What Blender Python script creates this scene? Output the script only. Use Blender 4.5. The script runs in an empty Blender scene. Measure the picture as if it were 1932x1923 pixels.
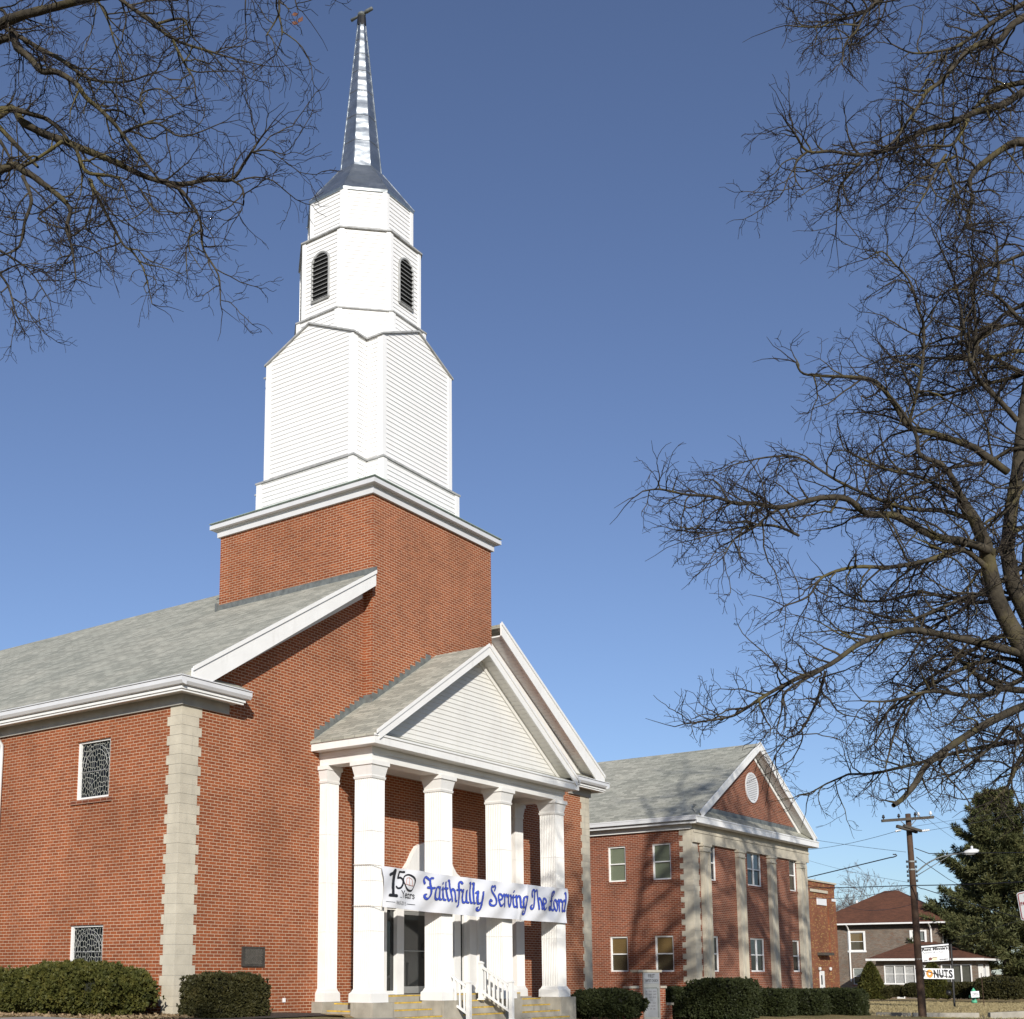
import bpy, math, random
import numpy as np
from mathutils import Vector, Matrix

R = math.radians
SC = bpy.context.scene
COL = SC.collection

# ------------------------------------------------------------------ camera
CAM = np.array([-16.994, -18.683, 0.852])
YAW, PIT, FPX = R(53.443), R(9.033), 2327.3      # focal length in units of a 1932 px wide frame
PX, PY = 793.4, 1464.1
cd = bpy.data.cameras.new('camera')
cam = bpy.data.objects.new('camera', cd); COL.objects.link(cam)
cam.location = CAM
cam.rotation_euler = (R(90) + PIT, 0, -YAW)
cd.sensor_fit = 'HORIZONTAL'; cd.sensor_width = 36
cd.lens = FPX / 1932 * 36
cd.shift_x = (966 - PX) / 1932
cd.shift_y = (PY - 961.5) / 1932
cd.clip_start = 0.1; cd.clip_end = 3000
SC.camera = cam
SC.render.resolution_x = 1024; SC.render.resolution_y = 1019

# ------------------------------------------------------------------ light
SUN = Vector((-1.12, -1.0, 0.60)).normalized()   # direction towards the sun
world = bpy.data.worlds.new('World'); SC.world = world
world.use_nodes = True
wn = world.node_tree; wn.nodes.clear()
sky = wn.nodes.new('ShaderNodeTexSky'); sky.sky_type = 'NISHITA'; sky.sun_disc = False
sky.sun_elevation = math.asin(SUN.z)
sky.sun_rotation = math.atan2(SUN.x, SUN.y)
sky.altitude = 100; sky.air_density = 1.0; sky.dust_density = 0.3; sky.ozone_density = 6.0
bg = wn.nodes.new('ShaderNodeBackground'); bg.inputs['Strength'].default_value = 0.10
wo = wn.nodes.new('ShaderNodeOutputWorld')
hs = wn.nodes.new('ShaderNodeHueSaturation'); hs.inputs['Saturation'].default_value = 0.88; hs.inputs['Hue'].default_value = 0.506
wn.links.new(sky.outputs['Color'], hs.inputs['Color']); wn.links.new(hs.outputs['Color'], bg.inputs['Color']); wn.links.new(bg.outputs['Background'], wo.inputs['Surface'])
sl = bpy.data.lights.new('sun', 'SUN'); sl.energy = 4.2; sl.angle = R(0.53); sl.color = (1.0, 0.955, 0.88)
so = bpy.data.objects.new('sun', sl); COL.objects.link(so)
so.rotation_euler = (-SUN).to_track_quat('-Z', 'Y').to_euler(); so.location = (-30, -30, 30)
SC.view_settings.view_transform = 'Standard'; SC.view_settings.look = 'None'
SC.view_settings.exposure = 0.25; SC.view_settings.gamma = 1.0
SC.render.engine = 'CYCLES'

# ------------------------------------------------------------------ helpers
FWD = np.array([math.sin(YAW)*math.cos(PIT), math.cos(YAW)*math.cos(PIT), math.sin(PIT)])
RGT = np.array([math.cos(YAW), -math.sin(YAW), 0.0]); UPV = np.cross(RGT, FWD)
HFW = np.array([math.sin(YAW), math.cos(YAW), 0.0])
def P(u, v, dep):
    """point seen at (u, v) of the photograph, dep metres ahead of the camera"""
    d = FWD + RGT*(u-PX)/FPX - UPV*(v-PY)/FPX
    return CAM + d*dep/(d @ HFW)

class MB:
    def __init__(s): s.v = []; s.f = []; s.m = []; s.mi = 0
    def vert(s, p): s.v.append((float(p[0]), float(p[1]), float(p[2]))); return len(s.v)-1
    def poly(s, pts):
        i = [s.vert(p) for p in pts]; s.f.append(i); s.m.append(s.mi)
    def box(s, x0, y0, z0, x1, y1, z1):
        if x1 < x0: x0, x1 = x1, x0
        if y1 < y0: y0, y1 = y1, y0
        if z1 < z0: z0, z1 = z1, z0
        b = len(s.v)
        for z in (z0, z1):
            for x, y in ((x0,y0),(x1,y0),(x1,y1),(x0,y1)): s.v.append((x,y,z))
        for f in ((3,2,1,0),(4,5,6,7),(0,1,5,4),(1,2,6,5),(2,3,7,6),(3,0,4,7)):
            s.f.append([b+i for i in f]); s.m.append(s.mi)
    def frustum(s, cx, cy, z0, z1, a0, a1, b0=None, b1=None):
        b0 = a0 if b0 is None else b0; b1 = a1 if b1 is None else b1
        b = len(s.v)
        for z, a, c in ((z0,a0,b0),(z1,a1,b1)):
            for x, y in ((-a,-c),(a,-c),(a,c),(-a,c)): s.v.append((cx+x,cy+y,z))
        for f in ((3,2,1,0),(4,5,6,7),(0,1,5,4),(1,2,6,5),(2,3,7,6),(3,0,4,7)):
            s.f.append([b+i for i in f]); s.m.append(s.mi)
    def prism(s, pts, d):
        """closed solid: planar outline pts (3D) pushed along d"""
        d = np.array(d, float); n = len(pts); b = len(s.v)
        pts = [np.array(p, float) for p in pts]
        nn = sum((np.cross(pts[i]-pts[0], pts[(i+1) % n]-pts[0]) for i in range(n)), np.zeros(3))
        if nn @ d > 0: pts = pts[::-1]
        for p in pts: s.vert(p)
        for p in pts: s.vert(p+d)
        s.f.append(list(range(b, b+n))); s.m.append(s.mi)
        s.f.append(list(range(b+2*n-1, b+n-1, -1))); s.m.append(s.mi)
        for i in range(n):
            j = (i+1) % n; s.f.append([b+j, b+i, b+n+i, b+n+j]); s.m.append(s.mi)
    def tube(s, path, rad, n=6, cap=True):
        path = [np.array(p, float) for p in path]
        if not hasattr(rad, '__len__'): rad = [rad]*len(path)
        b = len(s.v); k = len(path)
        t0 = path[1]-path[0]; t0 = t0/(np.linalg.norm(t0)+1e-9)
        a = np.array([0,0,1.0]) if abs(t0[2]) < .9 else np.array([1.0,0,0])
        u = np.cross(t0, a); u /= np.linalg.norm(u)
        for i in range(k):
            t = path[min(i+1,k-1)]-path[max(i-1,0)]; t = t/(np.linalg.norm(t)+1e-9)
            u = u-t*(u@t); u /= (np.linalg.norm(u)+1e-9); w = np.cross(t,u)
            for j in range(n):
                an = 2*math.pi*j/n
                s.v.append(tuple(path[i]+rad[i]*(u*math.cos(an)+w*math.sin(an))))
        for i in range(k-1):
            for j in range(n):
                jj = (j+1) % n
                s.f.append([b+i*n+j, b+i*n+jj, b+(i+1)*n+jj, b+(i+1)*n+j]); s.m.append(s.mi)
        if cap:
            s.f.append([b+j for j in range(n)][::-1]); s.m.append(s.mi)
            s.f.append([b+(k-1)*n+j for j in range(n)]); s.m.append(s.mi)
    def lathe(s, cx, cy, prof, n=16):
        b = len(s.v)
        for r, z in prof:
            for j in range(n):
                a = 2*math.pi*j/n; s.v.append((cx+r*math.cos(a), cy+r*math.sin(a), z))
        for i in range(len(prof)-1):
            for j in range(n):
                jj = (j+1) % n; s.f.append([b+i*n+j,b+i*n+jj,b+(i+1)*n+jj,b+(i+1)*n+j]); s.m.append(s.mi)
        s.f.append([b+j for j in range(n)][::-1]); s.m.append(s.mi)
        s.f.append([b+(len(prof)-1)*n+j for j in range(n)]); s.m.append(s.mi)
    def siding(s, pts, out, course=0.127, lip=0.018):
        """clapboard on a vertical convex polygon; out = outward unit normal"""
        pts = [np.array(p, float) for p in pts]; out = np.array(out, float)
        z0 = min(p[2] for p in pts); z1 = max(p[2] for p in pts)
        def clip(pp, zc, keep_above):
            r = []
            for i in range(len(pp)):
                a, c = pp[i], pp[(i+1) % len(pp)]
                ia = (a[2] >= zc) if keep_above else (a[2] <= zc)
                ic = (c[2] >= zc) if keep_above else (c[2] <= zc)
                if ia: r.append(a)
                if ia != ic: r.append(a+(c-a)*(zc-a[2])/(c[2]-a[2]))
            return r
        n = int(math.ceil((z1-z0)/course))
        for k in range(n):
            a = z0+k*course; c = min(a+course, z1)
            q = clip(clip(pts, a, True), c, False)
            if len(q) < 3: continue
            s.poly([p+out*(0.004+lip*(a+course-p[2])/course) for p in q])
            lo = [p for p in q if abs(p[2]-a) < 1e-5]
            if len(lo) >= 2:
                lo.sort(key=lambda p: p[0]*out[1]-p[1]*out[0]); l, r = lo[0], lo[-1]
                s.poly([l+out*0.003, l+out*(0.004+lip), r+out*(0.004+lip), r+out*0.003])
    def build(s, name, mats, parent=None, smooth=False, off=None):
        if not isinstance(mats, (list, tuple)): mats = [mats]
        me = bpy.data.meshes.new(name)
        v = s.v
        if off is None and parent is not None and parent.get('_abs', 0):
            off = base_of(parent)
        if off is not None: v = [(x-off[0], y-off[1], z-off[2]) for x, y, z in v]
        me.from_pydata(v, [], s.f)
        for m in mats: me.materials.append(m)
        if len(mats) > 1: me.polygons.foreach_set('material_index', s.m)
        if smooth: me.polygons.foreach_set('use_smooth', [True]*len(me.polygons))
        me.update()
        o = bpy.data.objects.new(name, me); COL.objects.link(o)
        if parent is not None: o.parent = parent
        elif off is not None: o.location = off
        return o

BASES = {}
def base_of(o):
    while o.parent: o = o.parent
    return BASES.get(o.name)
def thing(name, loc, label, cat, group=None, rz=0.0):
    o = bpy.data.objects.new(name, None); COL.objects.link(o)
    o.location = loc; o.rotation_euler = (0, 0, rz); o.empty_display_size = 0.3
    o['label'] = label; o['category'] = cat
    if group: o['group'] = group
    BASES[o.name] = tuple(loc)
    return o
def part(mb, name, mats, par, smooth=False, world=True):
    """link mb as a part; world: its coordinates are world ones (unrotated thing)"""
    o = mb.build(name, mats, None, smooth, off=None)
    if world:
        b = base_of(par)
        o.data.transform(Matrix.Translation((-b[0], -b[1], -b[2])))
    o.parent = par
    return o
def tag(o, label=None, cat=None, group=None, kind=None):
    if label: o['label'] = label
    if cat: o['category'] = cat
    if group: o['group'] = group
    if kind: o['kind'] = kind
    return o
def whole(mb, name, mats, base, label, cat, group=None, smooth=False):
    o = mb.build(name, mats, None, smooth, off=base)
    return tag(o, label, cat, group)

# ------------------------------------------------------------------ materials
def nm(name):
    m = bpy.data.materials.new(name); m.use_nodes = True
    nt = m.node_tree; b = nt.nodes['Principled BSDF']
    return m, nt, b
def N(nt, t, **kw):
    n = nt.nodes.new(t)
    for k, v in kw.items(): setattr(n, k, v)
    return n
def mathn(nt, op, a, b=None):
    n = N(nt, 'ShaderNodeMath', operation=op)
    for i, x in enumerate((a, b)):
        if x is None: continue
        if isinstance(x, (int, float)): n.inputs[i].default_value = x
        else: nt.links.new(x, n.inputs[i])
    return n.outputs[0]
def ramp(nt, fac, stops):
    r = N(nt, 'ShaderNodeValToRGB'); e = r.color_ramp.elements
    while len(e) < len(stops): e.new(0.5)
    for i, (p, c) in enumerate(stops): e[i].position = p; e[i].color = (*c, 1)
    nt.links.new(fac, r.inputs['Fac']); return r.outputs['Color']
def noise(nt, vec, scale, detail=3, rough=0.55):
    n = N(nt, 'ShaderNodeTexNoise'); n.inputs['Scale'].default_value = scale
    n.inputs['Detail'].default_value = detail; n.inputs['Roughness'].default_value = rough
    if vec is not None: nt.links.new(vec, n.inputs['Vector'])
    return n.outputs['Fac']
def mix(nt, fac, a, b, mode='MIX'):
    n = N(nt, 'ShaderNodeMix', data_type='RGBA', blend_type=mode)
    for s, x in (('Factor', fac), ('A', a), ('B', b)):
        i = [q for q in n.inputs if q.name == s and (q.type == 'RGBA' if s != 'Factor' else q.type == 'VALUE')][0]
        if isinstance(x, (int, float)): i.default_value = x
        elif isinstance(x, tuple): i.default_value = (*x, 1)
        else: nt.links.new(x, i)
    return [q for q in n.outputs if q.type == 'RGBA'][0]
def bump(nt, b, h, strength=0.5, dist=0.01):
    n = N(nt, 'ShaderNodeBump'); n.inputs['Strength'].default_value = strength; n.inputs['Distance'].default_value = dist
    nt.links.new(h, n.inputs['Height']); nt.links.new(n.outputs['Normal'], b.inputs['Normal'])
def objc(nt): return N(nt, 'ShaderNodeTexCoord').outputs['Object']

def plain(name, col, rough=0.6, var=0.12, scale=3.0, metal=0.0, spec=0.4, bmp=0.0, bscale=60, dirt=None):
    m, nt, b = nm(name); oc = objc(nt)
    f = noise(nt, oc, scale, 5)
    lo = tuple(c*(1-var) for c in col); hi = tuple(min(1, c*(1+var)) for c in col)
    c = ramp(nt, f, [(0.3, lo), (0.7, hi)])
    if dirt:
        mp = N(nt, 'ShaderNodeMapping'); mp.inputs['Scale'].default_value = (6, 6, 0.7); nt.links.new(oc, mp.inputs['Vector'])
        d = noise(nt, mp.outputs['Vector'], 1.3, 6, 0.65)
        df = N(nt, 'ShaderNodeMapRange'); df.inputs['From Min'].default_value = 0.55; df.inputs['From Max'].default_value = 0.8
        df.inputs['To Max'].default_value = dirt[1]; nt.links.new(d, df.inputs['Value'])
        c = mix(nt, df.outputs['Result'], c, dirt[0])
    nt.links.new(c, b.inputs['Base Color'])
    b.inputs['Roughness'].default_value = rough; b.inputs['Metallic'].default_value = metal
    b.inputs['Specular IOR Level'].default_value = spec
    if bmp: bump(nt, b, noise(nt, oc, bscale, 3), bmp, 0.01)
    return m

def uvz(nt):
    """wall coordinates: u runs along either wall direction, v = height"""
    oc = objc(nt); sp = N(nt, 'ShaderNodeSeparateXYZ'); nt.links.new(oc, sp.inputs[0])
    u = mathn(nt, 'ADD', sp.outputs[0], sp.outputs[1])
    cb = N(nt, 'ShaderNodeCombineXYZ'); nt.links.new(u, cb.inputs[0]); nt.links.new(sp.outputs[2], cb.inputs[1])
    return oc, cb.outputs[0]
def brick(name, c1, c2, mortar, bw=0.205, rh=0.0677, ms=0.0055, bias=0.0, odd=None):
    m, nt, b = nm(name); oc, uv = uvz(nt)
    t = N(nt, 'ShaderNodeTexBrick'); nt.links.new(uv, t.inputs['Vector'])
    t.offset = 0.5
    for k, v in (('Scale', 1.0), ('Mortar Size', ms), ('Mortar Smooth', 0.15), ('Bias', bias), ('Brick Width', bw), ('Row Height', rh)):
        t.inputs[k].default_value = v
    t.inputs['Color1'].default_value = (*c1, 1); t.inputs['Color2'].default_value = (*c2, 1); t.inputs['Mortar'].default_value = (*mortar, 1)
    f = noise(nt, oc, 0.55, 5, 0.6)
    tint = ramp(nt, f, [(0.3, (0.78, 0.77, 0.76)), (0.5, (1.0, 1.0, 1.0)), (0.7, (1.14, 1.13, 1.12))])
    c = mix(nt, 1.0, t.outputs['Color'], tint, 'MULTIPLY')
    st = N(nt, 'ShaderNodeMapping'); st.inputs['Scale'].default_value = (1.6, 1.6, 0.16); nt.links.new(oc, st.inputs['Vector'])
    c = mix(nt, 1.0, c, ramp(nt, noise(nt, st.outputs['Vector'], 1.4, 5, 0.6), [(0.34, (0.93, 0.93, 0.93)), (0.6, (1.03, 1.02, 1.02))]), 'MULTIPLY')
    g = noise(nt, oc, 38, 2)
    c = mix(nt, 1.0, c, ramp(nt, g, [(0.25, (0.80, 0.80, 0.80)), (0.75, (1.16, 1.16, 1.16))]), 'MULTIPLY')
    if odd:
        w = N(nt, 'ShaderNodeTexWhiteNoise', noise_dimensions='2D')
        sp = N(nt, 'ShaderNodeSeparateXYZ'); nt.links.new(uv, sp.inputs[0])
        row = mathn(nt, 'FLOOR', mathn(nt, 'DIVIDE', sp.outputs[1], rh))
        sh = mathn(nt, 'MULTIPLY', mathn(nt, 'MODULO', row, 2.0), 0.5)
        cb = N(nt, 'ShaderNodeCombineXYZ')
        nt.links.new(mathn(nt, 'FLOOR', mathn(nt, 'ADD', mathn(nt, 'DIVIDE', sp.outputs[0], bw), sh)), cb.inputs[0]); nt.links.new(row, cb.inputs[1])
        nt.links.new(cb.outputs[0], w.inputs['Vector'])
        pick = mathn(nt, 'MULTIPLY', mathn(nt, 'GREATER_THAN', w.outputs['Value'], 1-odd[1]), mathn(nt, 'SUBTRACT', 1.0, t.outputs['Fac']))
        c = mix(nt, pick, c, odd[0])
    nt.links.new(c, b.inputs['Base Color'])
    b.inputs['Roughness'].default_value = 0.85; b.inputs['Specular IOR Level'].default_value = 0.25
    h = mathn(nt, 'ADD', mathn(nt, 'MULTIPLY', t.outputs['Fac'], -1.0), mathn(nt, 'MULTIPLY', g, 0.35))
    bump(nt, b, h, 0.5, 0.006)
    return m
def shingle(name, cols, sx=0.33, sy=0.14, kz=1.9):
    """asphalt shingles on a roof whose slope runs along x or y"""
    m, nt, b = nm(name); oc = objc(nt)
    sp = N(nt, 'ShaderNodeSeparateXYZ'); nt.links.new(oc, sp.inputs[0])
    ge = N(nt, 'ShaderNodeTexCoord'); sn = N(nt, 'ShaderNodeSeparateXYZ'); nt.links.new(ge.outputs['Normal'], sn.inputs[0])
    ux = mathn(nt, 'MULTIPLY', sp.outputs[1], mathn(nt, 'GREATER_THAN', mathn(nt, 'ABSOLUTE', sn.outputs[0]), 0.12))
    uy = mathn(nt, 'MULTIPLY', sp.outputs[0], mathn(nt, 'GREATER_THAN', mathn(nt, 'ABSOLUTE', sn.outputs[1]), 0.12))
    cb = N(nt, 'ShaderNodeCombineXYZ'); nt.links.new(mathn(nt, 'ADD', ux, uy), cb.inputs[0])
    vz = mathn(nt, 'MULTIPLY', sp.outputs[2], kz); nt.links.new(vz, cb.inputs[1])
    t = N(nt, 'ShaderNodeTexBrick'); nt.links.new(cb.outputs[0], t.inputs['Vector']); t.offset = 0.37
    for k, v in (('Scale', 1.0), ('Mortar Size', 0.006), ('Mortar Smooth', 0.4), ('Bias', 0.0), ('Brick Width', sx), ('Row Height', sy)):
        t.inputs[k].default_value = v
    t.inputs['Color1'].default_value = (*cols[0], 1); t.inputs['Color2'].default_value = (*cols[1], 1); t.inputs['Mortar'].default_value = (*cols[2], 1)
    mp = N(nt, 'ShaderNodeMapping'); mp.inputs['Scale'].default_value = (4.5, 22, 1); nt.links.new(cb.outputs[0], mp.inputs['Vector'])
    g = noise(nt, mp.outputs['Vector'], 1.0, 6, 0.7)
    c = mix(nt, 1.0, t.outputs['Color'], ramp(nt, g, [(0.3, (0.72, 0.72, 0.72)), (0.7, (1.2, 1.2, 1.19))]), 'MULTIPLY')
    f = noise(nt, oc, 0.5, 4)
    c = mix(nt, 1.0, c, ramp(nt, f, [(0.3, (0.88, 0.89, 0.88)), (0.7, (1.08, 1.06, 1.04))]), 'MULTIPLY')
    nt.links.new(c, b.inputs['Base Color']); b.inputs['Roughness'].default_value = 0.92; b.inputs['Specular IOR Level'].default_value = 0.15
    saw = mathn(nt, 'MULTIPLY', mathn(nt, 'FRACT', mathn(nt, 'DIVIDE', vz, sy)), -1.0)
    bump(nt, b, mathn(nt, 'ADD', saw, mathn(nt, 'MULTIPLY', g, 0.8)), 0.55, 0.012)
    return m

M = {}
M['brick'] = brick('red_brick', (0.31, 0.088, 0.031), (0.22, 0.059, 0.022), (0.54, 0.40, 0.28), ms=0.006)
M['brick2'] = brick('dark_red_brick', (0.26, 0.070, 0.029), (0.165, 0.045, 0.022), (0.44, 0.34, 0.26), ms=0.006)
M['brick3'] = brick('mottled_brick', (0.27, 0.085, 0.034), (0.17, 0.052, 0.026), (0.25, 0.17, 0.11), odd=((0.34, 0.20, 0.07), 0.13))
M['brick_house'] = brick('brown_brick', (0.20, 0.158, 0.120), (0.125, 0.100, 0.080), (0.33, 0.29, 0.24), odd=((0.15, 0.09, 0.06), 0.2))
M['white'] = plain('white_paint', (0.80, 0.79, 0.76), 0.5, 0.04, 2.0, dirt=((0.52, 0.50, 0.46), 0.35))
M['siding'] = plain('white_siding', (0.82, 0.81, 0.79), 0.45, 0.02, 1.5, dirt=((0.62, 0.60, 0.56), 0.22))
M['cream'] = plain('cream_siding', (0.74, 0.725, 0.68), 0.5, 0.04, 1.5, dirt=((0.60, 0.54, 0.42), 0.3))
M['column'] = plain('column_paint', (0.77, 0.755, 0.72), 0.5, 0.04, 2.5, dirt=((0.58, 0.55, 0.48), 0.3))
M['cap'] = plain('weathered_ledge', (0.36, 0.36, 0.35), 0.6, 0.25, 5)
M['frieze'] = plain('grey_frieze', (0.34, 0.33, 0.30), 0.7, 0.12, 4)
M['gutter'] = plain('gutter_metal', (0.66, 0.66, 0.66), 0.35, 0.05, 2, spec=0.5)
M['stone'] = plain('limestone', (0.52, 0.47, 0.37), 0.85, 0.14, 2.2, spec=0.2, bmp=0.25, bscale=40, dirt=((0.25, 0.235, 0.20), 0.5))
M['mortar'] = plain('pale_mortar', (0.50, 0.47, 0.41), 0.9, 0.08, 5)
M['concrete'] = plain('concrete', (0.36, 0.33, 0.27), 0.9, 0.2, 2.5, spec=0.2, bmp=0.3, bscale=50, dirt=((0.14, 0.13, 0.11), 0.7))
M['yellow'] = plain('worn_yellow_paint', (0.55, 0.36, 0.06), 0.7, 0.35, 9)
M['shingle'] = shingle('grey_shingle', ((0.47, 0.46, 0.39), (0.30, 0.30, 0.255), (0.13, 0.13, 0.115)))
M['shingle_brown'] = shingle('brown_shingle', ((0.165, 0.072, 0.044), (0.12, 0.055, 0.036), (0.06, 0.032, 0.022)))
M['flash'] = plain('grey_flashing', (0.14, 0.15, 0.145), 0.5, 0.3, 6)
M['copper'] = plain('green_edge_metal', (0.30, 0.37, 0.32), 0.6, 0.2, 4)
M['dark'] = plain('unlit_void_paint', (0.012, 0.012, 0.012), 0.8, 0.2, 3)  # near-black colour stands for the unlit inside behind louvre and vent
M['alu'] = plain('aluminium', (0.42, 0.42, 0.40), 0.35, 0.08, 4, metal=0.6)
M['black'] = plain('black_metal', (0.016, 0.015, 0.015), 0.45, 0.2, 5)
M['wood'] = plain('pole_wood', (0.070, 0.040, 0.024), 0.85, 0.3, 3, bmp=0.4, bscale=25, dirt=((0.025, 0.018, 0.013), 0.7))
M['wood_grey'] = plain('weathered_timber', (0.07, 0.06, 0.048), 0.9, 0.25, 5)
M['wire'] = plain('wire_sheath', (0.03, 0.03, 0.032), 0.6, 0.1, 3)
M['porcelain'] = plain('porcelain', (0.62, 0.63, 0.63), 0.25, 0.05, 3)
M['lampgrey'] = plain('lamp_housing', (0.62, 0.63, 0.62), 0.4, 0.05, 3)
M['signwhite'] = plain('sign_white', (0.78, 0.78, 0.78), 0.4, 0.03, 3)
M['ink'] = plain('ink_black', (0.018, 0.017, 0.02), 0.5, 0.1, 3)
M['inkgrey'] = plain('ink_grey', (0.13, 0.13, 0.14), 0.5, 0.15, 12)
M['blue'] = plain('letter_blue', (0.045, 0.085, 0.50), 0.5, 0.08, 3)
M['navy'] = plain('letter_outline', (0.02, 0.022, 0.07), 0.5, 0.1, 3)
M['red'] = plain('sign_red', (0.36, 0.045, 0.045), 0.5, 0.12, 12)
M['bookred'] = plain('book_brown', (0.34, 0.12, 0.07), 0.6, 0.1, 4)
M['donut'] = plain('donut_glaze', (0.62, 0.27, 0.05), 0.4, 0.25, 6)
M['choc'] = plain('chocolate', (0.17, 0.06, 0.035), 0.5, 0.2, 9)
M['cup'] = plain('cup_cream', (0.62, 0.57, 0.38), 0.5, 0.1, 9)
M['hydrant'] = plain('hydrant_green', (0.10, 0.42, 0.24), 0.45, 0.12, 6)
M['bronze'] = plain('bronze_plaque', (0.075, 0.068, 0.058), 0.5, 0.3, 9, metal=0.4)
M['bronzelite'] = plain('bronze_lettering', (0.20, 0.18, 0.15), 0.45, 0.1, 9, metal=0.4)
M['leaf_red'] = plain('dead_leaf', (0.13, 0.05, 0.025), 0.7, 0.3, 20)
M['blind_green'] = plain('pale_blind', (0.27, 0.28, 0.20), 0.6, 0.06, 3)
M['blind_white'] = plain('white_blind', (0.52, 0.53, 0.52), 0.6, 0.06, 3)
M['curtain'] = plain('curtain', (0.34, 0.34, 0.33), 0.8, 0.25, 14)
M['rope'] = plain('rope', (0.45, 0.43, 0.38), 0.8, 0.1, 9)
M['panelgrey'] = plain('shaded_sign_face', (0.21, 0.22, 0.235), 0.4, 0.1, 3)  # white face greyed, tree shade is put into the colour
M['slat'] = plain('louvre_slat_paint', (0.34, 0.34, 0.33), 0.6, 0.1, 3)
M['screen'] = plain('porch_screen', (0.075, 0.075, 0.06), 0.5, 0.15, 2)

def glassm(name, col, rough=0.06, spec=0.7):
    m, nt, b = nm(name); oc = objc(nt)
    f = noise(nt, oc, 1.2, 3); nt.links.new(ramp(nt, f, [(0.3, tuple(c*.6 for c in col)), (0.7, tuple(c*1.4 for c in col))]), b.inputs['Base Color'])
    b.inputs['Roughness'].default_value = rough; b.inputs['Specular IOR Level'].default_value = spec
    bump(nt, b, noise(nt, oc, 1.6, 2), 0.05, 0.02)
    return m
M['glass'] = glassm('dark_glass', (0.012, 0.014, 0.014))
def blindm(name, col, dark):
    m, nt, b = nm(name); oc = objc(nt); sp = N(nt, 'ShaderNodeSeparateXYZ'); nt.links.new(oc, sp.inputs[0])
    s = mathn(nt, 'FRACT', mathn(nt, 'MULTIPLY', sp.outputs[2], 26.0))
    nt.links.new(ramp(nt, s, [(0.0, dark), (0.25, col), (1.0, tuple(c*.75 for c in col))]), b.inputs['Base Color']); b.inputs['Roughness'].default_value = 0.6
    return m
M['bamboo'] = blindm('bamboo_blind', (0.30, 0.18, 0.07), (0.11, 0.06, 0.025))
M['bamboo_dim'] = blindm('bamboo_blind_screened', (0.12, 0.085, 0.045), (0.05, 0.035, 0.02))
def paneglass():
    m = bpy.data.materials.new('window_glass'); m.use_nodes = True; nt = m.node_tree; nt.nodes.clear()
    o = N(nt, 'ShaderNodeOutputMaterial'); mx = N(nt, 'ShaderNodeMixShader'); tr = N(nt, 'ShaderNodeBsdfTransparent'); gl = N(nt, 'ShaderNodeBsdfGlossy')
    gl.inputs['Roughness'].default_value = 0.03; tr.inputs['Color'].default_value = (0.82, 0.86, 0.84, 1)
    fr = N(nt, 'ShaderNodeFresnel'); fr.inputs['IOR'].default_value = 1.5
    nt.links.new(mathn(nt, 'ADD', fr.outputs[0], 0.05), mx.inputs[0]); nt.links.new(tr.outputs[0], mx.inputs[1]); nt.links.new(gl.outputs[0], mx.inputs[2]); nt.links.new(mx.outputs[0], o.inputs[0])
    return m
M['pane'] = paneglass()
def stained():
    m, nt, b = nm('leaded_glass'); oc = objc(nt)
    sp = N(nt, 'ShaderNodeSeparateXYZ'); nt.links.new(oc, sp.inputs[0]); cb = N(nt, 'ShaderNodeCombineXYZ')
    nt.links.new(mathn(nt, 'MULTIPLY', sp.outputs[1], 13.0), cb.inputs[0]); nt.links.new(mathn(nt, 'MULTIPLY', sp.outputs[2], 8.5), cb.inputs[1])
    v = N(nt, 'ShaderNodeTexVoronoi', feature='DISTANCE_TO_EDGE', voronoi_dimensions='2D'); v.inputs['Scale'].default_value = 1.0; v.inputs['Randomness'].default_value = 0.85
    nt.links.new(cb.outputs[0], v.inputs['Vector'])
    f = N(nt, 'ShaderNodeMapRange'); f.inputs['From Min'].default_value = 0.045; f.inputs['From Max'].default_value = 0.07; nt.links.new(v.outputs['Distance'], f.inputs['Value'])
    v2 = N(nt, 'ShaderNodeTexVoronoi', voronoi_dimensions='2D'); v2.inputs['Scale'].default_value = 1.0; v2.inputs['Randomness'].default_value = 0.85; nt.links.new(cb.outputs[0], v2.inputs['Vector'])
    hs = N(nt, 'ShaderNodeSeparateColor'); nt.links.new(v2.outputs['Color'], hs.inputs[0])
    gl = ramp(nt, hs.outputs[0], [(0.0, (0.004, 0.005, 0.006)), (0.6, (0.008, 0.010, 0.013)), (0.85, (0.014, 0.013, 0.020)), (1.0, (0.04, 0.042, 0.045))])
    nt.links.new(mix(nt, f.outputs['Result'], (0.36, 0.36, 0.31), gl), b.inputs['Base Color'])
    b.inputs['Roughness'].default_value = 0.25; b.inputs['Specular IOR Level'].default_value = 0.08; bump(nt, b, f.outputs['Result'], 0.6, 0.01)
    nt.nodes[b.name].inputs['Normal'].links[0].from_node.invert = True
    return m
M['leaded'] = stained()
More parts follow.
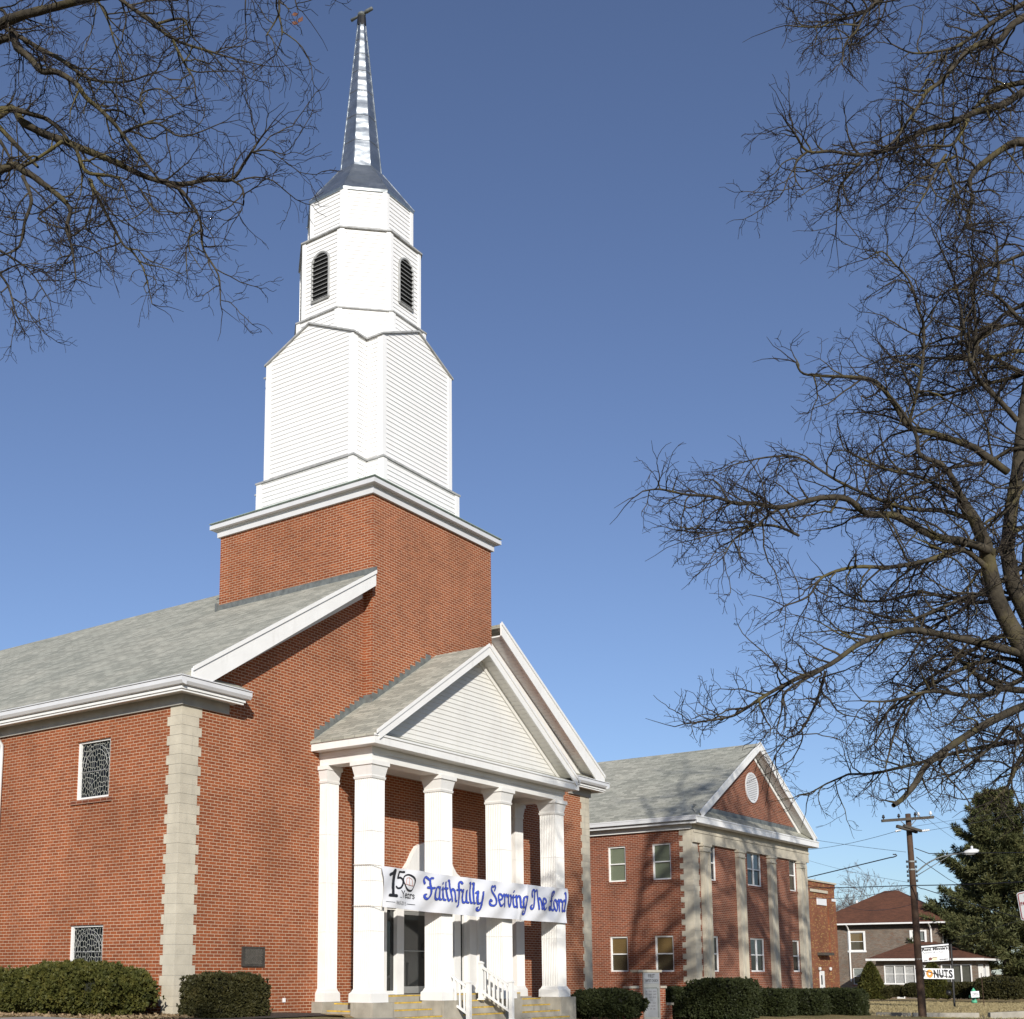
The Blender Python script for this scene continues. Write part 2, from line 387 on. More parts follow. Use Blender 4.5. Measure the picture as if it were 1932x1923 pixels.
def metal_spire():
    m, nt, b = nm('dented_sheet_metal'); oc = objc(nt)
    b.inputs['Metallic'].default_value = 0.92
    nt.links.new(ramp(nt, noise(nt, oc, 2.2, 6, 0.65), [(0.3, (0.30, 0.33, 0.35)), (0.75, (0.50, 0.52, 0.53))]), b.inputs['Base Color'])
    nt.links.new(mathn(nt, 'ADD', mathn(nt, 'MULTIPLY', noise(nt, oc, 6, 4), 0.18), 0.30), b.inputs['Roughness'])
    mp = N(nt, 'ShaderNodeMapping'); mp.inputs['Scale'].default_value = (0.9, 0.9, 1.5); nt.links.new(oc, mp.inputs['Vector'])
    h = mathn(nt, 'ADD', noise(nt, mp.outputs['Vector'], 2.0, 1), mathn(nt, 'MULTIPLY', noise(nt, oc, 16, 2), 0.02))
    bump(nt, b, h, 0.18, 0.30)
    return m
M['spire'] = metal_spire()
def bark(name, c1, c2, moss=None):
    m, nt, b = nm(name); oc = objc(nt)
    c = ramp(nt, noise(nt, oc, 5, 5, 0.65), [(0.3, c1), (0.7, c2)])
    if moss:
        f = N(nt, 'ShaderNodeMapRange'); f.inputs['From Min'].default_value = 0.52; f.inputs['From Max'].default_value = 0.68; f.inputs['To Max'].default_value = 0.75
        nt.links.new(noise(nt, oc, 1.7, 5, 0.6), f.inputs['Value']); c = mix(nt, f.outputs['Result'], c, moss)
    nt.links.new(c, b.inputs['Base Color']); b.inputs['Roughness'].default_value = 0.9; b.inputs['Specular IOR Level'].default_value = 0.2
    bump(nt, b, noise(nt, oc, 22, 4), 0.6, 0.02)
    return m
M['bark'] = bark('grey_bark', (0.016, 0.013, 0.009), (0.082, 0.068, 0.048), (0.12, 0.10, 0.035))
M['twig'] = bark('twig_bark', (0.012, 0.009, 0.008), (0.048, 0.037, 0.031))
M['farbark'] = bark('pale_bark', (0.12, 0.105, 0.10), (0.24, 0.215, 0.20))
def leafm(name, stops, scale=5.0):
    m, nt, b = nm(name); oc = objc(nt)
    f = mathn(nt, 'ADD', mathn(nt, 'MULTIPLY', noise(nt, oc, scale, 3), 0.6), mathn(nt, 'MULTIPLY', noise(nt, oc, scale*9, 2), 0.4))
    nt.links.new(ramp(nt, f, stops), b.inputs['Base Color']); b.inputs['Roughness'].default_value = 0.65; b.inputs['Specular IOR Level'].default_value = 0.25
    return m
M['yew'] = leafm('yew_foliage', [(0.30, (0.020, 0.026, 0.006)), (0.5, (0.062, 0.064, 0.013)), (0.72, (0.135, 0.115, 0.025))])
M['box'] = leafm('boxwood_foliage', [(0.30, (0.022, 0.022, 0.008)), (0.55, (0.045, 0.042, 0.012)), (0.75, (0.085, 0.062, 0.02))])
M['hedge'] = leafm('shaded_hedge_foliage', [(0.30, (0.012, 0.017, 0.005)), (0.55, (0.026, 0.032, 0.009)), (0.75, (0.048, 0.052, 0.016))])  # greens darkened, the shadow over the hedges is put into the colour
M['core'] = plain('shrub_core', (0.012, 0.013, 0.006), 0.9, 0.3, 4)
M['needle'] = leafm('pine_needles', [(0.30, (0.030, 0.040, 0.014)), (0.5, (0.080, 0.086, 0.032)), (0.70, (0.17, 0.155, 0.06))], 1.2)
def groundm():
    m, nt, b = nm('dormant_turf'); oc = objc(nt)
    f = noise(nt, oc, 0.35, 6, 0.65); g = noise(nt, oc, 9, 5, 0.7)
    c = ramp(nt, f, [(0.3, (0.16, 0.135, 0.06)), (0.5, (0.29, 0.22, 0.11)), (0.75, (0.38, 0.29, 0.16))])
    c = mix(nt, 1.0, c, ramp(nt, g, [(0.25, (0.6, 0.6, 0.55)), (0.75, (1.3, 1.25, 1.2))]), 'MULTIPLY')
    nt.links.new(c, b.inputs['Base Color']); b.inputs['Roughness'].default_value = 0.95; b.inputs['Specular IOR Level'].default_value = 0.1
    bump(nt, b, g, 0.8, 0.05); return m
M['turf'] = groundm()
M['mulch'] = plain('bark_mulch', (0.06, 0.042, 0.03), 0.95, 0.5, 30, bmp=0.8, bscale=30)
M['asphalt'] = plain('asphalt', (0.055, 0.055, 0.056), 0.9, 0.25, 3, bmp=0.4, bscale=90)
M['paving'] = plain('sidewalk_concrete', (0.34, 0.31, 0.28), 0.9, 0.15, 2, bmp=0.3, bscale=60)
M['drygrass'] = leafm('dry_leaf_litter', [(0.3, (0.12, 0.075, 0.04)), (0.5, (0.26, 0.18, 0.10)), (0.7, (0.42, 0.32, 0.2))], 14)

M['straw'] = leafm('dormant_grass', [(0.3, (0.19, 0.155, 0.075)), (0.5, (0.32, 0.26, 0.135)), (0.7, (0.45, 0.37, 0.21))], 3)
# ------------------------------------------------------------------ ground
def sstep(a, b, x):
    t = min(1, max(0, (x-a)/(b-a))); return t*t*(3-2*t)
def gz(x, y):
    z = -0.5*sstep(1, 17, x) - 0.55*sstep(24, 33, x) - 0.30*sstep(45, 90, x)
    front = sstep(-4.2, -8.0, y)*(1-sstep(14, 30, x))
    z -= 0.4*sstep(2.0, 3.0, x)*sstep(-1.0, -2.4, y)*(1-sstep(14, 20, x))
    return z*(1-front) + (-0.8)*front - 0.02*math.sin(x*0.7)*math.sin(y*0.9)*0.5 - 0.01

def build_ground():
    xs = list(np.arange(-60, 60, 1.5))+list(np.arange(60, 140, 5))+[160, 200, 260, 400, 700, 1200]
    xs = [-900, -400, -200, -100]+xs
    ys = [-900, -400, -200, -100]+list(np.arange(-60, 30, 1.0))+list(np.arange(30, 60, 5))+[80, 120, 200, 400, 900]
    mb = MB()
    for y in ys:
        for x in xs: mb.v.append((x, y, gz(x, y)))
    n = len(xs)
    for j in range(len(ys)-1):
        for i in range(n-1):
            mb.f.append([j*n+i, j*n+i+1, (j+1)*n+i+1, (j+1)*n+i]); mb.m.append(0)
    tag(mb.build('ground', M['turf'], smooth=True), kind='structure')
def sheet(name, pts, mat, lift, kind='structure', sub=1):
    """strip lying on the ground: pts = two rails of equal length"""
    a, c = pts; mb = MB(); k = len(a)
    dense = lambda r: [tuple(np.array(r[i])*(1-t)+np.array(r[i+1])*t) for i in range(len(r)-1) for t in np.linspace(0, 1, 25)[:-1]]+[r[-1]]
    a, c = dense(a), dense(c); W = 10
    for p, q in zip(a, c):
        for j in range(W+1):
            x = p[0]+(q[0]-p[0])*j/W; y = p[1]+(q[1]-p[1])*j/W; mb.v.append((x, y, gz(x, y)+lift))
    for i in range(len(a)-1):
        for j in range(W):
            mb.f.append([i*(W+1)+j, i*(W+1)+j+1, (i+1)*(W+1)+j+1, (i+1)*(W+1)+j]); mb.m.append(0)
    return tag(mb.build(name, mat, smooth=True), kind=kind)
build_ground()
# street running past the church and on to the right, the pavement this side of it
sheet('road', ([(-60,-13),(0,-13),(20,-13),(29,-9),(33.5,-4.5),(36,2),(38,12),(40,60)], [(-60,-26),(0,-26),(36,-26),(44,-20),(42,-7.5),(41,0),(44,12),(47,60)]), M['asphalt'], 0.012)
sheet('sidewalk', ([(-30,1.15),(-6.5,1.15),(-2.35,1.15),(-2.3,-3.4),(4,-5.0),(16,-5.2)], [(-30,-1),(-6.5,-1),(-4.2,-1.0),(-4.1,-4.8),(4,-6.6),(16,-6.8)]), M['paving'], 0.03)
sheet('mulch_bed', ([(-2.2,-2.6),(3.2,-2.6)], [(-0.3,0.6),(3.2,0.0)]), M['mulch'], 0.02)

# ------------------------------------------------------------------ church
CW = 17.08; CX = 8.54; ZF = 6.30; SL = 0.612; RZ = 12.23; OV = 0.446; ZG = 6.74
church = thing('church', (CX, 12, 0), 'red brick church with tall white steeple, metal spire and columned portico', 'church')
ch = lambda mb, name, mats, smooth=False, par=None: part(mb, name, mats, par or church, smooth)

def holed(mb, fn, u0, u1, z0, z1, holes, depth, inner=None):
    """wall face with rectangular openings; fn(u, z, d) -> point, d = metres into the wall"""
    us = sorted({u0, u1, *[h[0] for h in holes], *[h[1] for h in holes]}); zs = sorted({z0, z1, *[h[2] for h in holes], *[h[3] for h in holes]})
    for i in range(len(us)-1):
        for j in range(len(zs)-1):
            a, b, c, d = us[i], us[i+1], zs[j], zs[j+1]
            if any(h[0] <= a and b <= h[1] and h[2] <= c and d <= h[3] for h in holes): continue
            mb.poly([fn(a,c,0), fn(b,c,0), fn(b,d,0), fn(a,d,0)])
    for a, b, c, d in holes:
        for (p, q) in (((a,c),(b,c)), ((b,c),(b,d)), ((b,d),(a,d)), ((a,d),(a,c))):
            mb.poly([fn(p[0],p[1],0), fn(q[0],q[1],0), fn(q[0],q[1],depth), fn(p[0],p[1],depth)])

# nave walls
WINS = [(2.22, 3.34)]+[(8.9+4.0*i, 10.0+4.0*i) for i in range(5)]
mb = MB()
holes = [(a, b, 4.556, 5.85) for a, b in WINS]+[(a, b, 0.75, 1.84) for a, b in WINS]
holed(mb, lambda u, z, d: (d, u, z), 0, 30, -1.2, ZF+.1, holes, 0.12)
holed(mb, lambda u, z, d: (u, d, z), 0, CW, -1.4, ZF+.1, [(6.66, 10.2, 0.31, 2.46)], 0.35)
mb.poly([(0,0,ZF+.1),(CW,0,ZF+.1),(CW+.02,0,ZG+.2),(CX,0,RZ-.12),(-.02,0,ZG+.2)])
mb.poly([(CW,0,-1.4),(CW,30,-1.4),(CW,30,ZF+.3),(CW,0,ZF+.3)])
mb.poly([(0,30,-1.2),(CW,30,-1.2),(CW,30,ZF),(CX,30,RZ-.1),(0,30,ZF)])
ch(mb, 'wall', M['brick'])
# roof slabs
def gable_roof(mb, x0, x1, ze, cx, zr, y0, y1, th):
    for x in (x0, x1):
        mb.prism([(x,y0,ze),(cx,y0,zr),(cx,y0,zr-th),(x,y0,ze-th)], (0,y1-y0,0))
mb = MB(); gable_roof(mb, -OV-.02, CW+OV+.02, ZG-.02, CX, RZ, .002, 30.4, 0.1)
for sg in (-1, 1):                        # overhang in front stops against the tower
    xa, xb = CX+sg*(CX+OV+.02), CX+sg*(CX-5.74); zb_ = RZ-SL*(CX-5.74)
    mb.prism([(xa,-OV,ZG-.02),(xb,-OV,zb_),(xb,-OV,zb_-.1),(xa,-OV,ZG-.12)], (0,OV,0))
ch(mb, 'roof', M['shingle'])
# rake boards, soffits under them
def rake(mb, x0, z0, x1, z1, y, h, t):
    mb.prism([(x0,y,z0),(x1,y,z1),(x1,y,z1-h),(x0,y,z0-h)], (0,t,0))
for s in (-1, 1):
    X = lambda x: CX+s*(CX-x) if s > 0 else x
    mb = MB()
    zz = lambda x: RZ-SL*(CX-x)
    yb = -OV-.045
    mb.prism([(X(-.2),yb,zz(-.2)+.05),(X(5.72),yb,zz(5.72)+.05),(X(5.72),yb,zz(5.72)-.31),(X(.35),yb,6.755),(X(-.2),yb,6.755)], (0,.042,0))
    rake(mb, X(-.2), zz(-.2)+.085, X(5.72), zz(5.72)+.085, -OV-.075, .09, .028)
    rake(mb, X(.5), zz(.5)-.34, X(5.72), zz(5.72)-.34, -.06, .22, .055)
    ch(mb, 'rake_board', M['white'])
    mb = MB()
    n = 46
    for i in range(n):                       # vented soffit boards
        a, b = .15+(5.69-.15)*i/n, .15+(5.69-.15)*(i+1)/n-.012
        mb.prism([(X(a),-OV-.003,zz(a)-.26),(X(b),-OV-.003,zz(b)-.26),(X(b),-OV-.003,zz(b)-.30),(X(a),-OV-.003,zz(a)-.30)], (0,OV-.01,0))
    ch(mb, 'soffit', M['white'])
# eaves: gutter, soffit, bed mould, frieze; short returns round the front
for s in (-1, 1):
    X = (lambda x: x) if s < 0 else (lambda x: CW-x)
    RET = 1.42
    mb = MB()
    mb.prism([(X(-.50),-.50,6.72),(X(-.50),-.50,6.64),(X(-.46),-.50,6.58),(X(-.36),-.50,6.56),(X(-.36),-.50,6.72)], (0,30.9,0))
    mb.prism([(X(-.356),-.50,6.72),(X(-.356),-.50,6.64),(X(-.356),-.46,6.58),(X(-.356),-.36,6.56),(X(-.356),-.36,6.72)], ((RET+.45)*(1 if s < 0 else -1),0,0))
    mb.box(X(-.515),-.515,6.735,X(-.36),30.4,6.755); mb.box(X(-.357),-.515,6.735,X(RET+.1),-.36,6.755)
    ch(mb, 'gutter', M['gutter'])
    mb = MB()
    mb.box(X(-.40),-.40,6.50,X(0),30.3,6.555); mb.box(X(.003),-.40,6.503,X(RET),-.003,6.556)
    mb.box(X(-.37),-.37,6.455,X(-.30),30.2,6.497); mb.box(X(-.297),-.37,6.456,X(RET-.03),-.30,6.498)
    ch(mb, 'eave_soffit', M['white'])
    mb = MB()
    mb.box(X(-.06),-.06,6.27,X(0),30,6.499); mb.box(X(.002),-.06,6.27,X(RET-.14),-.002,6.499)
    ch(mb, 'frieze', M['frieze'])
    mb = MB()
    mb.poly([(X(-.45),-.48,6.765),(X(RET+.08),-.48,6.765),(X(RET+.08),0,6.98),(X(.0),0,6.98)])
    mb.poly([(X(RET+.08),-.48,6.765),(X(RET+.08),0,6.765),(X(RET+.08),0,6.98)])
    ch(mb, 'return_roof', M['shingle'])
# corner quoins
for s in (-1, 1):
    X = (lambda x: x) if s < 0 else (lambda x: CW-x)
    mb = MB()
    z = -1.0+0.0; k = 0; H = 0.2032
    z = ZF-31*H-5*H-.03
    while z < ZF-.05:
        fx, ly = (.54, .34) if k % 2 else (.46, .42)
        e = .012+.004*random.Random(k+7*s).random()
        mb.box(X(-e),-e,z+.005,X(fx),.05,z+H-.005); mb.box(X(-e),.052,z+.005,X(.05),ly,z+H-.005)
        z += H; k += 1
    mb.mi = 1
    mb.box(X(-.007),-.007,ZF-36*H,X(.455),.04,ZF-.03); mb.box(X(-.007),.042,ZF-36*H,X(.04),.335,ZF-.03)
    ch(mb, 'quoin', [M['stone'], M['mortar']])
# leaded windows
for i, (a, b) in enumerate(WINS):
    for (c, d) in ((4.556, 5.85), (0.75, 1.84)):
        w = MB(); t = .07
        w.box(.05, a, c, .11, a+t, d); w.box(.05, b-t, c, .11, b, d); w.box(.052, a+t, c, .108, b-t, c+t*.8); w.box(.052, a+t, d-t*.6, .108, b-t, d)
        wo_ = ch(w, 'window', M['white'])
        g = MB(); g.poly([(.098, a+t, c+.05), (.098, b-t, c+.05), (.098, b-t, d-.04), (.098, a+t, d-.04)])
        ch(g, 'stained_glass', M['leaded'], par=wo_)
        l = MB(); cy = (a+b)/2; r = (b-a)/2-t-.04; zc = d-.10-r
        for rr in (r, r-.09):
            l.tube([(.09, cy-rr*math.cos(q), zc+rr*math.sin(q)) for q in np.linspace(0, math.pi, 15)], .006, 4)
        l.tube([(.09, a+t+.02, zc), (.09, a+t+.02, c+.05)], .008, 4); l.tube([(.09, b-t-.02, zc), (.09, b-t-.02, c+.05)], .008, 4)
        l.tube([(.088, a+t, c+(d-c)*.48), (.088, b-t, c+(d-c)*.48)], .008, 4)
        ch(l, 'lead_came', M['cap'], par=wo_)
        sl_ = MB()
        n = 15
        for q in range(n):
            y0 = a-.12+(b-a+.24)*q/n; sl_.box(-.035, y0, c-.10, .04, y0+(b-a+.24)/n-.012, c-.002)
        ch(sl_, 'sill', M['brick2'], par=wo_)
# downspout on the long wall
mb = MB(); mb.tube([(-.42,5.98,6.5),(-.3,6.0,6.3),(-.08,6.02,6.08),(-.07,6.02,5.9),(-.07,6.02,-.3)], .045, 8)
ch(mb, 'downspout', M['gutter'], True)
mb = MB(); mb.box(3.15,-.03,.2,3.22,.0,.29); ch(mb, 'outlet_cover', M['signwhite'])

# ------------------------------------------------------------------ tower
TX0, TX1, TY0, TY1, TZ = 5.87, 11.22, -.25, 5.12, 12.74
TCX, TCY = 8.545, 2.46
mb = MB(); mb.box(TX0, TY0, 6.35, TX1, TY1, TZ)
ch(mb, 'tower', M['brick'])
mb = MB()
for o_, z0, z1 in ((.07,12.66,12.84),(.10,12.84,12.87),(.22,12.87,12.98),(.17,12.98,13.03)):
    mb.box(TX0-o_, TY0-o_, z0, TX1+o_, TY1+o_, z1)
cor = ch(mb, 'tower_cornice', M['gutter'])
mb = MB(); mb.box(TX0-.235, TY0-.235, 13.03, TX1+.235, TY1+.235, 13.045); ch(mb, 'cornice_edge', M['copper'], par=cor)
# stepped flashing where the nave roof meets the tower
mb = MB()
mb.prism([(TX0-.012, -.4, 10.56), (TX0-.012, 5.18, 10.56), (TX0-.012, 5.18, 10.74), (TX0-.012, -.4, 10.74)], (.01,0,0))
mb.box(TX0-.1, 5.122, 10.5, TX0+.3, 5.18, 10.78)
ch(mb, 'tower_flashing', M['flash'])

# cross plan tiers
def cross_tier(half, reach, z0, zs, zpk, name):
    """four gabled (or level) arms sheathed in clapboard"""
    mb = MB()
    for k in range(4):
        c, s = [(1,0),(0,1),(-1,0),(0,-1)][k]
        w = lambda a, r, z: (TCX+r*c-a*s, TCY+r*s+a*c, z)
        mb.siding([w(-half,reach,z0),w(half,reach,z0),w(half,reach,zs),w(0,reach,zpk),w(-half,reach,zs)], (c,s,0), lip=.018)
        for sg in (-1, 1):
            mb.siding([w(sg*half,half,z0),w(sg*half,reach,z0),w(sg*half,reach,zs),w(sg*half,half,zs)], (-s*sg,c*sg,0), lip=.018)
    o = ch(mb, name, M['siding'])
    for k in range(4):
        c, s = [(1,0),(0,1),(-1,0),(0,-1)][k]
        w = lambda a, r, z: (TCX+r*c-a*s, TCY+r*s+a*c, z)
        for sg in (-1, 1):
            p, q = w(sg*(half-.14),reach-.14,z0), w(sg*(half+.03),reach+.036,zs-.02)
            tr = MB(); tr.box(*p, *q); ch(tr, 'corner_board', M['siding'], par=o)
    return o
z_up, z_pk = 17.64, 18.36
cross_tier(1.70, 2.25, 13.04, 14.12, 14.12, 'steeple_base')
up = cross_tier(1.56, 2.10, 14.14, z_up, z_pk, 'steeple_cross_tier')
mb = MB()                                               # ledge over the base tier
for k in range(4):
    c, s = [(1,0),(0,1),(-1,0),(0,-1)][k]
    w = lambda a, r, z: (TCX+r*c-a*s, TCY+r*s+a*c, z)
    mb.prism([w(-1.76,1.0,14.09),w(1.76,1.0,14.09),w(1.76,2.31,14.09),w(-1.76,2.31,14.09)], (0,0,.045+.002*k))
ch(mb, 'steeple_ledge', M['cap'])
mb = MB()                                               # cross gable roofs of the upper tier
sl2 = (z_pk-z_up)/1.56
for k in range(4):
    c, s = [(1,0),(0,1),(-1,0),(0,-1)][k]
    w = lambda a, r, z: (TCX+r*c-a*s, TCY+r*s+a*c, z)
    for sg in (-1, 1):
        e = 1.64; ze = z_pk-sl2*e
        mb.prism([w(0,2.17,z_pk+.05),w(sg*e,2.17,ze+.05),w(sg*e,2.17,ze-.0),w(0,2.17,z_pk-.0)], tuple(np.array(w(0,.3,0))-np.array(w(0,2.17,0))))
ch(mb, 'steeple_cross_roof', M['cap'])

# octagonal stages
def octp(a, z, k):
    r = a/math.cos(math.pi/8); an = math.pi/8+k*math.pi/4
    return (TCX+r*math.cos(an), TCY+r*math.sin(an), z)
def oct_stage(a, z0, z1, name):
    mb = MB(); trs = []
    for k in range(8):
        an = (k+1)*math.pi/4; out = (math.cos(an), math.sin(an), 0)
        mb.siding([octp(a,z0,k),octp(a,z0,k+1),octp(a,z1,k+1),octp(a,z1,k)], out, lip=.018)
        p, q, m_ = np.array(octp(a,z0,k)), np.array(octp(a,z0,k+1)), np.array(out)
        t = (q-p)/np.linalg.norm(q-p)
        for b0, sg in ((p, 1), (q, -1)):
            tr = MB(); tr.prism([b0-m_*.02, b0+t*sg*.10-m_*.02, b0+t*sg*.10+m_*.037, b0+m_*.037+t*(-sg)*.015], (0,0,z1-z0-.01)); trs.append(tr)
    o = ch(mb, name, M['siding'])
    for tr in trs: ch(tr, 'corner_board', M['siding'], par=o)
    return o
def oct_slab(a0, z0, a1, z1, mb):
    lo = [octp(a0,z0,k) for k in range(8)]; hi = [octp(a1,z1,k) for k in range(8)]
    for k in range(8):
        j = (k+1) % 8; mb.poly([lo[k],lo[j],hi[j],hi[k]])
    mb.poly(hi); mb.poly(lo[::-1])
oct_stage(1.80, 17.2, 18.74, 'belfry_base')
bel = oct_stage(1.66, 18.79, 21.22, 'belfry')
lan = oct_stage(1.45, 21.30, 22.56, 'lantern')
mb = MB(); oct_slab(1.86, 18.73, 1.86, 18.77, mb); oct_slab(1.855, 18.772, 1.67, 18.82, mb); ch(mb, 'belfry_ledge', M['cap'])
mb = MB(); oct_slab(1.74, 21.20, 1.74, 21.24, mb); oct_slab(1.735, 21.242, 1.46, 21.34, mb); ch(mb, 'lantern_ledge', M['cap'])
# louvred openings, their unlit inside painted on a dark sheet
for k in range(4):
    c, s = [(1,0),(0,1),(-1,0),(0,-1)][k]
    w = lambda a, r, z: (TCX+r*c-a*s, TCY+r*s+a*c, z)
    hw, zb, zt = .31, 19.28, 20.40
    arch = [(-hw,zb),(hw,zb)]+[(hw*math.cos(q), zt+hw*math.sin(q)) for q in np.linspace(0, math.pi, 13)]
    mb = MB(); mb.poly([w(a,1.66+.03,z) for a, z in arch])
    lv = ch(mb, 'louvre', M['dark'])
    fr = MB()
    loop = arch+[arch[0]]
    for i in range(len(arch)):
        (a0, z0), (a1, z1) = arch[i], arch[(i+1) % len(arch)]
        fr.tube([w(a0,1.70,z0), w(a1,1.70,z1)], .036, 6)
    ch(fr, 'louvre_frame', M['cap'], par=lv)
    st = MB(); n = 11
    for i in range(n):
        z = zb+.03+i*(zt+hw-zb-.05)/n
        h_ = hw-.02 if z < zt else math.sqrt(max(.0, hw*hw-(z+.03-zt)**2))-.02
        if h_ < .05: continue
        st.prism([w(-h_,1.694,z+.034),w(-h_,1.742,z+.010),w(-h_,1.742,z-.002),w(-h_,1.694,z+.022)], tuple(np.array(w(h_,0,0))-np.array(w(-h_,0,0))))
    ch(st, 'louvre_slat', M['slat'], par=lv)
# metal skirt roof and spire
mb = MB(); oct_slab(1.50, 22.53, 1.52, 22.60, mb); oct_slab(1.52, 22.602, .63, 23.93, mb)
ch(mb, 'skirt_roof', M['spire'])
mb = MB(); ZS, ZT = 23.9, 28.98; AS, AT = .60, .115
levels = [0, .09, .17, .245, .31, .37, .43, .53, .62, .70, .78, .87, 1.0]
rng = random.Random(5)
rings_ = []
for i, q in enumerate(np.linspace(0, 1, 40)):
    rings_.append((AS+(AT-AS)*q+(.004*rng.uniform(-1, 1) if 0 < i < 39 else 0), ZS+(ZT-ZS)*q))
for i in range(39):
    for k in range(8):
        (a0, z0), (a1, z1) = rings_[i], rings_[i+1]
        mb.poly([octp(a0,z0,k),octp(a0,z0,k+1),octp(a1,z1,k+1),octp(a1,z1,k)])
sp_ = ch(mb, 'spire', M['spire'])
mb = MB()
for k in range(8): mb.tube([octp(AS+.005,ZS,k), octp(AT+.005,ZT,k)], .013, 5)
for q in (.18, .35, .52, .66, .78, .88):
    a = AS+(AT-AS)*q+.006; z = ZS+(ZT-ZS)*q
    mb.tube([octp(a,z,k) for k in range(9)], .006, 4, False)
for k in range(8): mb.tube([octp(1.525,22.60,k), octp(.63,23.93,k)], .014, 5)
ch(mb, 'standing_seam', M['spire'], par=sp_)
mb = MB(); mb.lathe(TCX, TCY, [(.145,28.93),(.15,28.95),(.135,29.22),(.10,29.24)], 10)
mb.tube([(TCX,TCY,29.1),(TCX,TCY,29.38)], .03, 6)
fin = ch(mb, 'finial', M['black'])
mb = MB()
zz_ = 29.35
mb.tube([(TCX,TCY-.42,zz_),(TCX,TCY-.40,zz_),(TCX,TCY-.18,zz_),(TCX,TCY-.12,zz_),(TCX,TCY+.12,zz_),(TCX,TCY+.18,zz_),(TCX,TCY+.40,zz_),(TCX,TCY+.42,zz_)], [.02,.055,.06,.04,.05,.035,.05,.02], 8)
mb.lathe(TCX, TCY, [(.02,29.25),(.12,29.29),(.13,29.35),(.07,29.41),(.02,29.44)], 10)
ch(mb, 'finial_arm', M['flash'], True, par=fin)

# ------------------------------------------------------------------ portico
PX0, PX1 = 4.28, 12.82            # architrave
YF = -1.55
COLX = [4.28+.24, 6.93+.24+.01, 9.59+.24+.02, 12.34+.24]
mb = MB()
mb.box(PX0, YF, 5.56, PX1, YF+.42, 5.86); mb.box(PX0, YF+.421, 5.561, PX0+.42, -.002, 5.86); mb.box(PX1-.42, YF+.421, 5.561, PX1, -.002, 5.86)
mb.box(PX0-.03, YF-.03, 5.74, PX1+.03, YF+.3, 5.865); mb.box(PX0-.03, YF+.301, 5.741, PX0+.3, -.002, 5.866); mb.box(PX1-.3, YF+.301, 5.741, PX1+.03, -.002, 5.866)
mb.box(PX0+.41, YF+.41, 5.70, PX1-.41, -.002, 5.74)
ch(mb, 'entablature', M['column'])
FX0, FX1, FY = 3.97, 13.13, -1.88
mb = MB()
mb.box(FX0, FY, 5.87, FX1, -.003, 5.90)
mb.box(FX0, FY, 5.9, FX1, FY+.03, 6.07); mb.box(FX0, FY+.031, 5.9, FX0+.03, -.003, 6.07); mb.box(FX1-.03, FY+.031, 5.9, FX1, -.003, 6.07)
mb.box(FX0-.025, FY-.025, 6.04, FX1+.025, FY+.02, 6.085); mb.box(FX0-.025, FY+.021, 6.04, FX0+.02, -.003, 6.085); mb.box(FX1-.02, FY+.021, 6.04, FX1+.025, -.003, 6.085)
ch(mb, 'portico_cornice', M['white'])
PRZ = 9.06; PS = (PRZ-6.10)/(CX-FX0)
mb = MB()
mb.prism([(FX0-.03,FY,6.10),(CX,FY,PRZ),(CX,FY,PRZ-.06),(FX0-.03,FY,6.04)], (0,-FY+.003-.0,0))
mb.prism([(FX1+.03,FY,6.10),(CX,FY,PRZ),(CX,FY,PRZ-.06),(FX1+.03,FY,6.04)], (0,-FY+.003,0))
mb.prism([(FX0+.06,FY+.0,6.092),(FX1-.06,FY+.0,6.092),(FX1-.28,-1.5,6.24),(FX0+.28,-1.5,6.24)], (0,0,-.003))
ch(mb, 'portico_roof', M['shingle'])
TYM = -1.50
mb = MB()
zt_ = lambda x: PRZ-.10-PS*abs(x-CX)
mb.siding([(FX0+.3,TYM,6.16),(FX1-.3,TYM,6.16),(CX,TYM,zt_(CX))], (0,-1,0), course=.115, lip=.016)
tym = ch(mb, 'tympanum', M['cream'])
mb = MB()
for s in (-1, 1):
    X = lambda x: CX+s*x
    mb.prism([(X(0),TYM-.05,zt_(CX)-.02),(X(4.3),TYM-.05,zt_(CX+4.3)-.02),(X(4.3),TYM-.05,zt_(CX+4.3)-.20),(X(0),TYM-.05,zt_(CX)-.20)], (0,.035,0))
ch(mb, 'tympanum_trim', M['cream'], par=tym)
for s in (-1, 1):
    X = lambda x: CX+s*x
    z = lambda x: PRZ-PS*x
    mb = MB()
    mb.prism([(X(0),FY-.04,z(0)+.03),(X(4.5),FY-.04,z(4.5)+.03),(X(4.42),FY-.04,z(4.42)-.22),(X(0),FY-.04,z(0)-.24)], (0,.038,0))
    mb.prism([(X(0),FY-.065,z(0)+.055),(X(4.56),FY-.065,z(4.56)+.055),(X(4.56),FY-.065,z(4.56)-.03),(X(0),FY-.065,z(0)-.03)], (0,.024,0))
    ch(mb, 'portico_rake_board', M['white'])
    mb = MB(); n = 30
    for i in range(n):
        a, b = 4.2*i/n, 4.2*(i+1)/n-.012
        mb.prism([(X(a),FY,z(a)-.10),(X(b),FY,z(b)-.10),(X(b),FY,z(b)-.16),(X(a),FY,z(a)-.16)], (0,TYM-FY-.022,0))
    ch(mb, 'portico_soffit', M['cream'])
